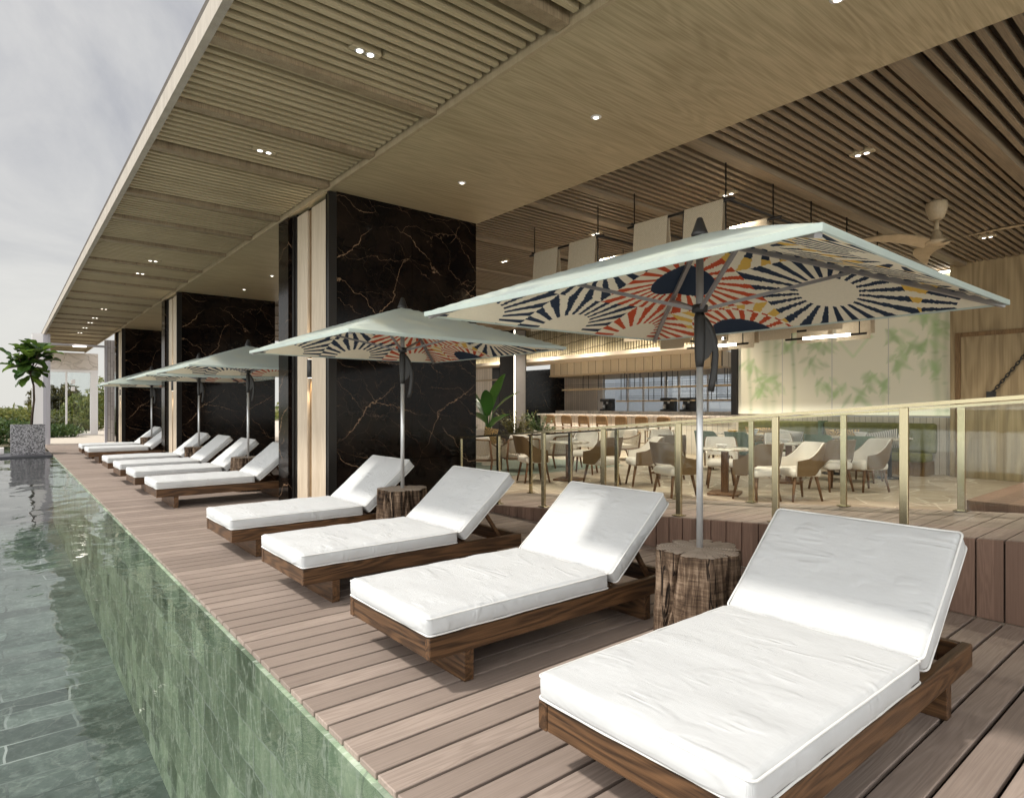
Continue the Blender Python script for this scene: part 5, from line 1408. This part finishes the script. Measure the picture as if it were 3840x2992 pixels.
def shrub(x, y, rx, ry, h, mat, n, size, label, seed, cat='shrub', name='shrub', base=-0.35):
    r = empty(name, (x, y, base), 0, label, cat, 'shrubs beyond the pool end' if cat == 'shrub' else 'trees beyond the glass pavilion')
    rnd = random.Random(seed)
    subs = [(rnd.uniform(-.6,.6)*rx, rnd.uniform(-.5,.5)*ry, rnd.uniform(.35,.8)*h, rnd.uniform(.32,.6)) for _ in range(9)]
    subs.append((0, 0, h*0.45, 0.8))
    def sh(rr):
        a, b, c, k = rr.choice(subs); return blob(a, b, c, rx*k, ry*k, h*0.48*k, seed+a)(rr)
    m = MB()
    for k in range(6):
        a, b, c, q = subs[k]; m.tube([(a*0.15, b*0.15, 0), (a*0.5, b*0.5, c*0.5), (a, b, c)], [0.05+0.02*h/2, 0.03, 0.012], 6)
    m.build('trunk' if cat == 'tree' else 'stem', MT['bark'], r)
    foliage('crown' if cat == 'tree' else 'leaf_mass', mat, n, sh, size, seed, r)
shrub(-0.9, 36.0, 2.2, 1.8, 1.95, MT['hedge'], 5200, 0.20, 'yellow green shrub at the left frame edge behind the planter', 1)
shrub(1.0, 37.5, 1.9, 1.6, 1.75, MT['hedge'], 4200, 0.19, 'lower yellow green shrub just right of the fig stem', 2)
shrub(-0.6, 32.0, 2.0, 1.6, 1.25, MT['hedge2'], 5200, 0.16, 'dark green low shrub directly behind the planter at left', 3)
shrub(1.4, 33.0, 1.3, 1.1, 1.0, MT['hedge2'], 3200, 0.15, 'dark green low shrub between planter and white column', 4)
shrub(4.9, 42.0, 1.5, 1.5, 3.2, MT['hedge'], 4200, 0.22, 'tall yellow green shrub right of the glass doors', 5)
shrub(2.7, 50.0, 1.5, 1.5, 3.4, MT['treeleaf'], 4200, 0.26, 'dark olive tree seen through the left glass door', 6, 'tree', 'tree')
shrub(4.2, 47.0, 1.7, 1.6, 2.9, MT['hedge'], 4600, 0.24, 'light olive tree seen through the right glass door', 7, 'tree', 'tree')
shrub(2.4, 44.0, 3.4, 1.4, 1.3, MT['hedge'], 5200, 0.18, 'low yellow hedge filling the foot of the glass doors', 8)
# far wooded strip
rnd = random.Random(3)
def farf(r):
    x = r.uniform(-90, 60); return (x, 85 + r.uniform(-6, 6), abs(r.gauss(0, 1))*0.6*(1+0.5*mnoise.noise(Vector((x*0.12, 0, 0)))) - 0.3)
o = foliage('woods', MT['hedge'], 9000, farf, 0.9, 3); o['kind'] = 'stuff'; o['label'] = 'low far off belt of green bushes along the horizon'; o['category'] = 'woods'

# banana plant and ferns indoors
bp = empty('banana_plant', (10.3, 13.6, 0), 0, 'tall banana plant with broad leaves in front of the dark column', 'plant')
m = MB(); m.lathe([(0.20, 0), (0.28, 0.02), (0.33, 0.5), (0.30, 0.51), (0.29, 0.46)], 24); m.build('pot', MT['rope'], bp)
bprof = lambda u: math.sin(PI*min(1, u*0.97+0.02))**0.6
ms = MB(); ml = MB()
for a, el, L, hb in ((2.5, 1.15, 1.15, 1.25), (0.3, 1.25, 1.2, 1.25), (-0.6, 0.95, 0.95, 1.15), (3.5, 0.6, 0.9, 0.9), (1.4, 1.0, 0.9, 1.0), (-1.5, 0.7, 0.8, 0.8), (-2.3, 1.1, 0.9, 1.1)):
    dr = Vector((math.cos(a)*math.cos(el), math.sin(a)*math.cos(el), math.sin(el)))
    b = Vector((0,0,0.4)) + Vector((math.cos(a)*0.12, math.sin(a)*0.12, hb-0.45))
    ms.tube([(0,0,0.45), b], [0.03, 0.016], 6); leaf_grid(ml, b, dr, (-math.sin(el)*math.cos(a), -math.sin(el)*math.sin(a), math.cos(el)), L, 0.17, bprof, 0.28, 0.15, 0.05, 14, 5, a)
ms.build('stem', MT['banana'], bp); ml.build('leaf_mass', MT['banana'], bp)
def fern(x, y, label, rx, h, n, seed, mat='fern'):
    r = empty('fern', (x, y, 0), 0, label, 'plant', 'bushy ferns by the column')
    rnd = random.Random(seed); m = MB()
    for _ in range(n):
        a = rnd.uniform(0, 2*PI); e = Vector((math.cos(a)*rnd.uniform(.1, rx), math.sin(a)*rnd.uniform(.1, rx), h*rnd.uniform(.5, 1.0)))
        mid = e*0.55 + Vector((0,0,h*0.15))
        m.tube([(0,0,0.28), mid, e], [0.008, 0.006, 0.003], 4, cap=False)
        for k in range(14):
            f = 0.3 + 0.7*k/14; c = (mid*(1-f)*2 + e*f*1.0) if False else mid.lerp(e, max(0, f*2-1)) if f > 0.5 else Vector((0,0,0.28)).lerp(mid, f*2)
            q = Vector((rnd.uniform(-1,1), rnd.uniform(-1,1), rnd.uniform(-.3,.5)))*0.11; s = q.cross(Vector((0,0,1)))*0.28
            m.add([c, c+q*0.5+s, c+q, c+q*0.5-s], [(0,1,2,3)])
    m.build('fronds', MT[mat], r)
    m = MB(); m.lathe([(0.16, 0), (0.22, 0.02), (0.25, 0.3), (0.22, 0.31)], 20); m.build('pot', MT['rope'], r)
fern(11.0, 13.2, 'tall airy fern bush right of the banana plant', 0.75, 1.25, 70, 5)
fern(12.0, 13.4, 'darker fern bush against the end of the bar', 0.65, 1.15, 60, 6, 'hedge2')
fern(9.9, 14.3, 'airy fern bush left below the banana plant', 0.6, 1.15, 55, 7)
fern(15.6, 9.0, 'small leafy plant at the right end of the bar', 0.4, 0.6, 40, 8, 'hedge2')
for o in list(C.objects):
    if o.name.startswith('fern') and o.type == 'EMPTY' and abs(o.location.x-15.6) < 0.01: o.location.z = 1.161; o.scale = (0.8, 0.8, 0.8)

# ------------------------------------------------------------------ end of the deck: portal, columns, glass pavilion
pr = empty('glass_portal', (2.0, 26.6, 0), 0, 'slim grey metal portal frame across the end of the deck', 'portal')
m = MB(); m.box((-0.87, -0.06, 0.0), (-0.78, 0.06, 3.80)); m.build('post', MT['grey_frame'], pr)
m = MB(); m.box((0.80, -0.05, 0.0), (0.87, 0.05, 3.50)); m.build('post', MT['grey_frame'], pr)
m = MB(); m.box((-0.779, -0.05, 3.43), (0.799, 0.05, 3.50)); m.build('top_bar', MT['grey_frame'], pr)
m = MB(); m.lathe([(0.001, 3.415), (0.2, 3.42), (0.21, 3.429)], 24, (0.05, 0, 0)); m.build('lamp', MT['lens'], pr)
m = MB(); m.box((-0.17, -0.2, 0), (0.13, 0.2, 3.82)); o = m.build('white_column', MT['white_frame'], None, (0.90, 26.95, -0.004)); tag(o, 'white square column holding the roof corner behind the planter', 'column')
m = MB(); m.box((-0.05, -0.1, 0), (0.05, 0.1, 3.8)); m.build('column_reveal', MT['grey_frame'], o, (0.181, -0.1, 0))
wallbox('stacked_stone_wall', MT['stacked'], (2.93, 27.6, 0.0), (4.6, 28.0, 3.80), 'pale stacked stone wall end beside the farthest marble pier')
pv = empty('glass_pavilion', (2.4, 34.6, 0), 0, 'white framed glass pavilion with relief panel above its doors', 'pavilion')
m = MB(); m.box((-1.3, 0, 2.98), (0.98, 0.25, 3.76)); m.build('relief_panel', MT['relief'], pv)
m = MB(); m.box((-1.3, -0.05, 2.88), (0.98, 0.2, 2.978)); m.build('door_head', MT['white_frame'], pv)
m = MB(); m.box((0.68, -0.03, 0), (0.97, 0.2, 2.878)); m.build('jamb', MT['white_frame'], pv)
m = MB(); m.box((-1.35, -0.03, 0), (-0.95, 0.2, 2.878)); m.build('jamb', MT['white_frame'], pv)
m = MB(); m.box((-0.26, -0.03, 0), (-0.19, 0.12, 2.878)); m.build('mullion', MT['white_frame'], pv)
m = MB(); m.box((-0.949, -0.03, 0), (-0.261, 0.12, 0.07)); m.box((-0.189, -0.03, 0), (0.679, 0.12, 0.07)); m.build('threshold', MT['white_frame'], pv)
for a, b in ((-0.948, -0.262), (-0.188, 0.678)):
    m = MB(); m.box((a, 0.04, 0.072), (b, 0.05, 2.876)); m.build('glass_door', MT['win'], pv)
for z in (2.02, 2.34):
    m = MB(); m.box((-0.06, -0.02, z), (0.10, 0.03, z+0.20), bev=0.02); m.build('door_lamp', MT['white_frame'], pv)
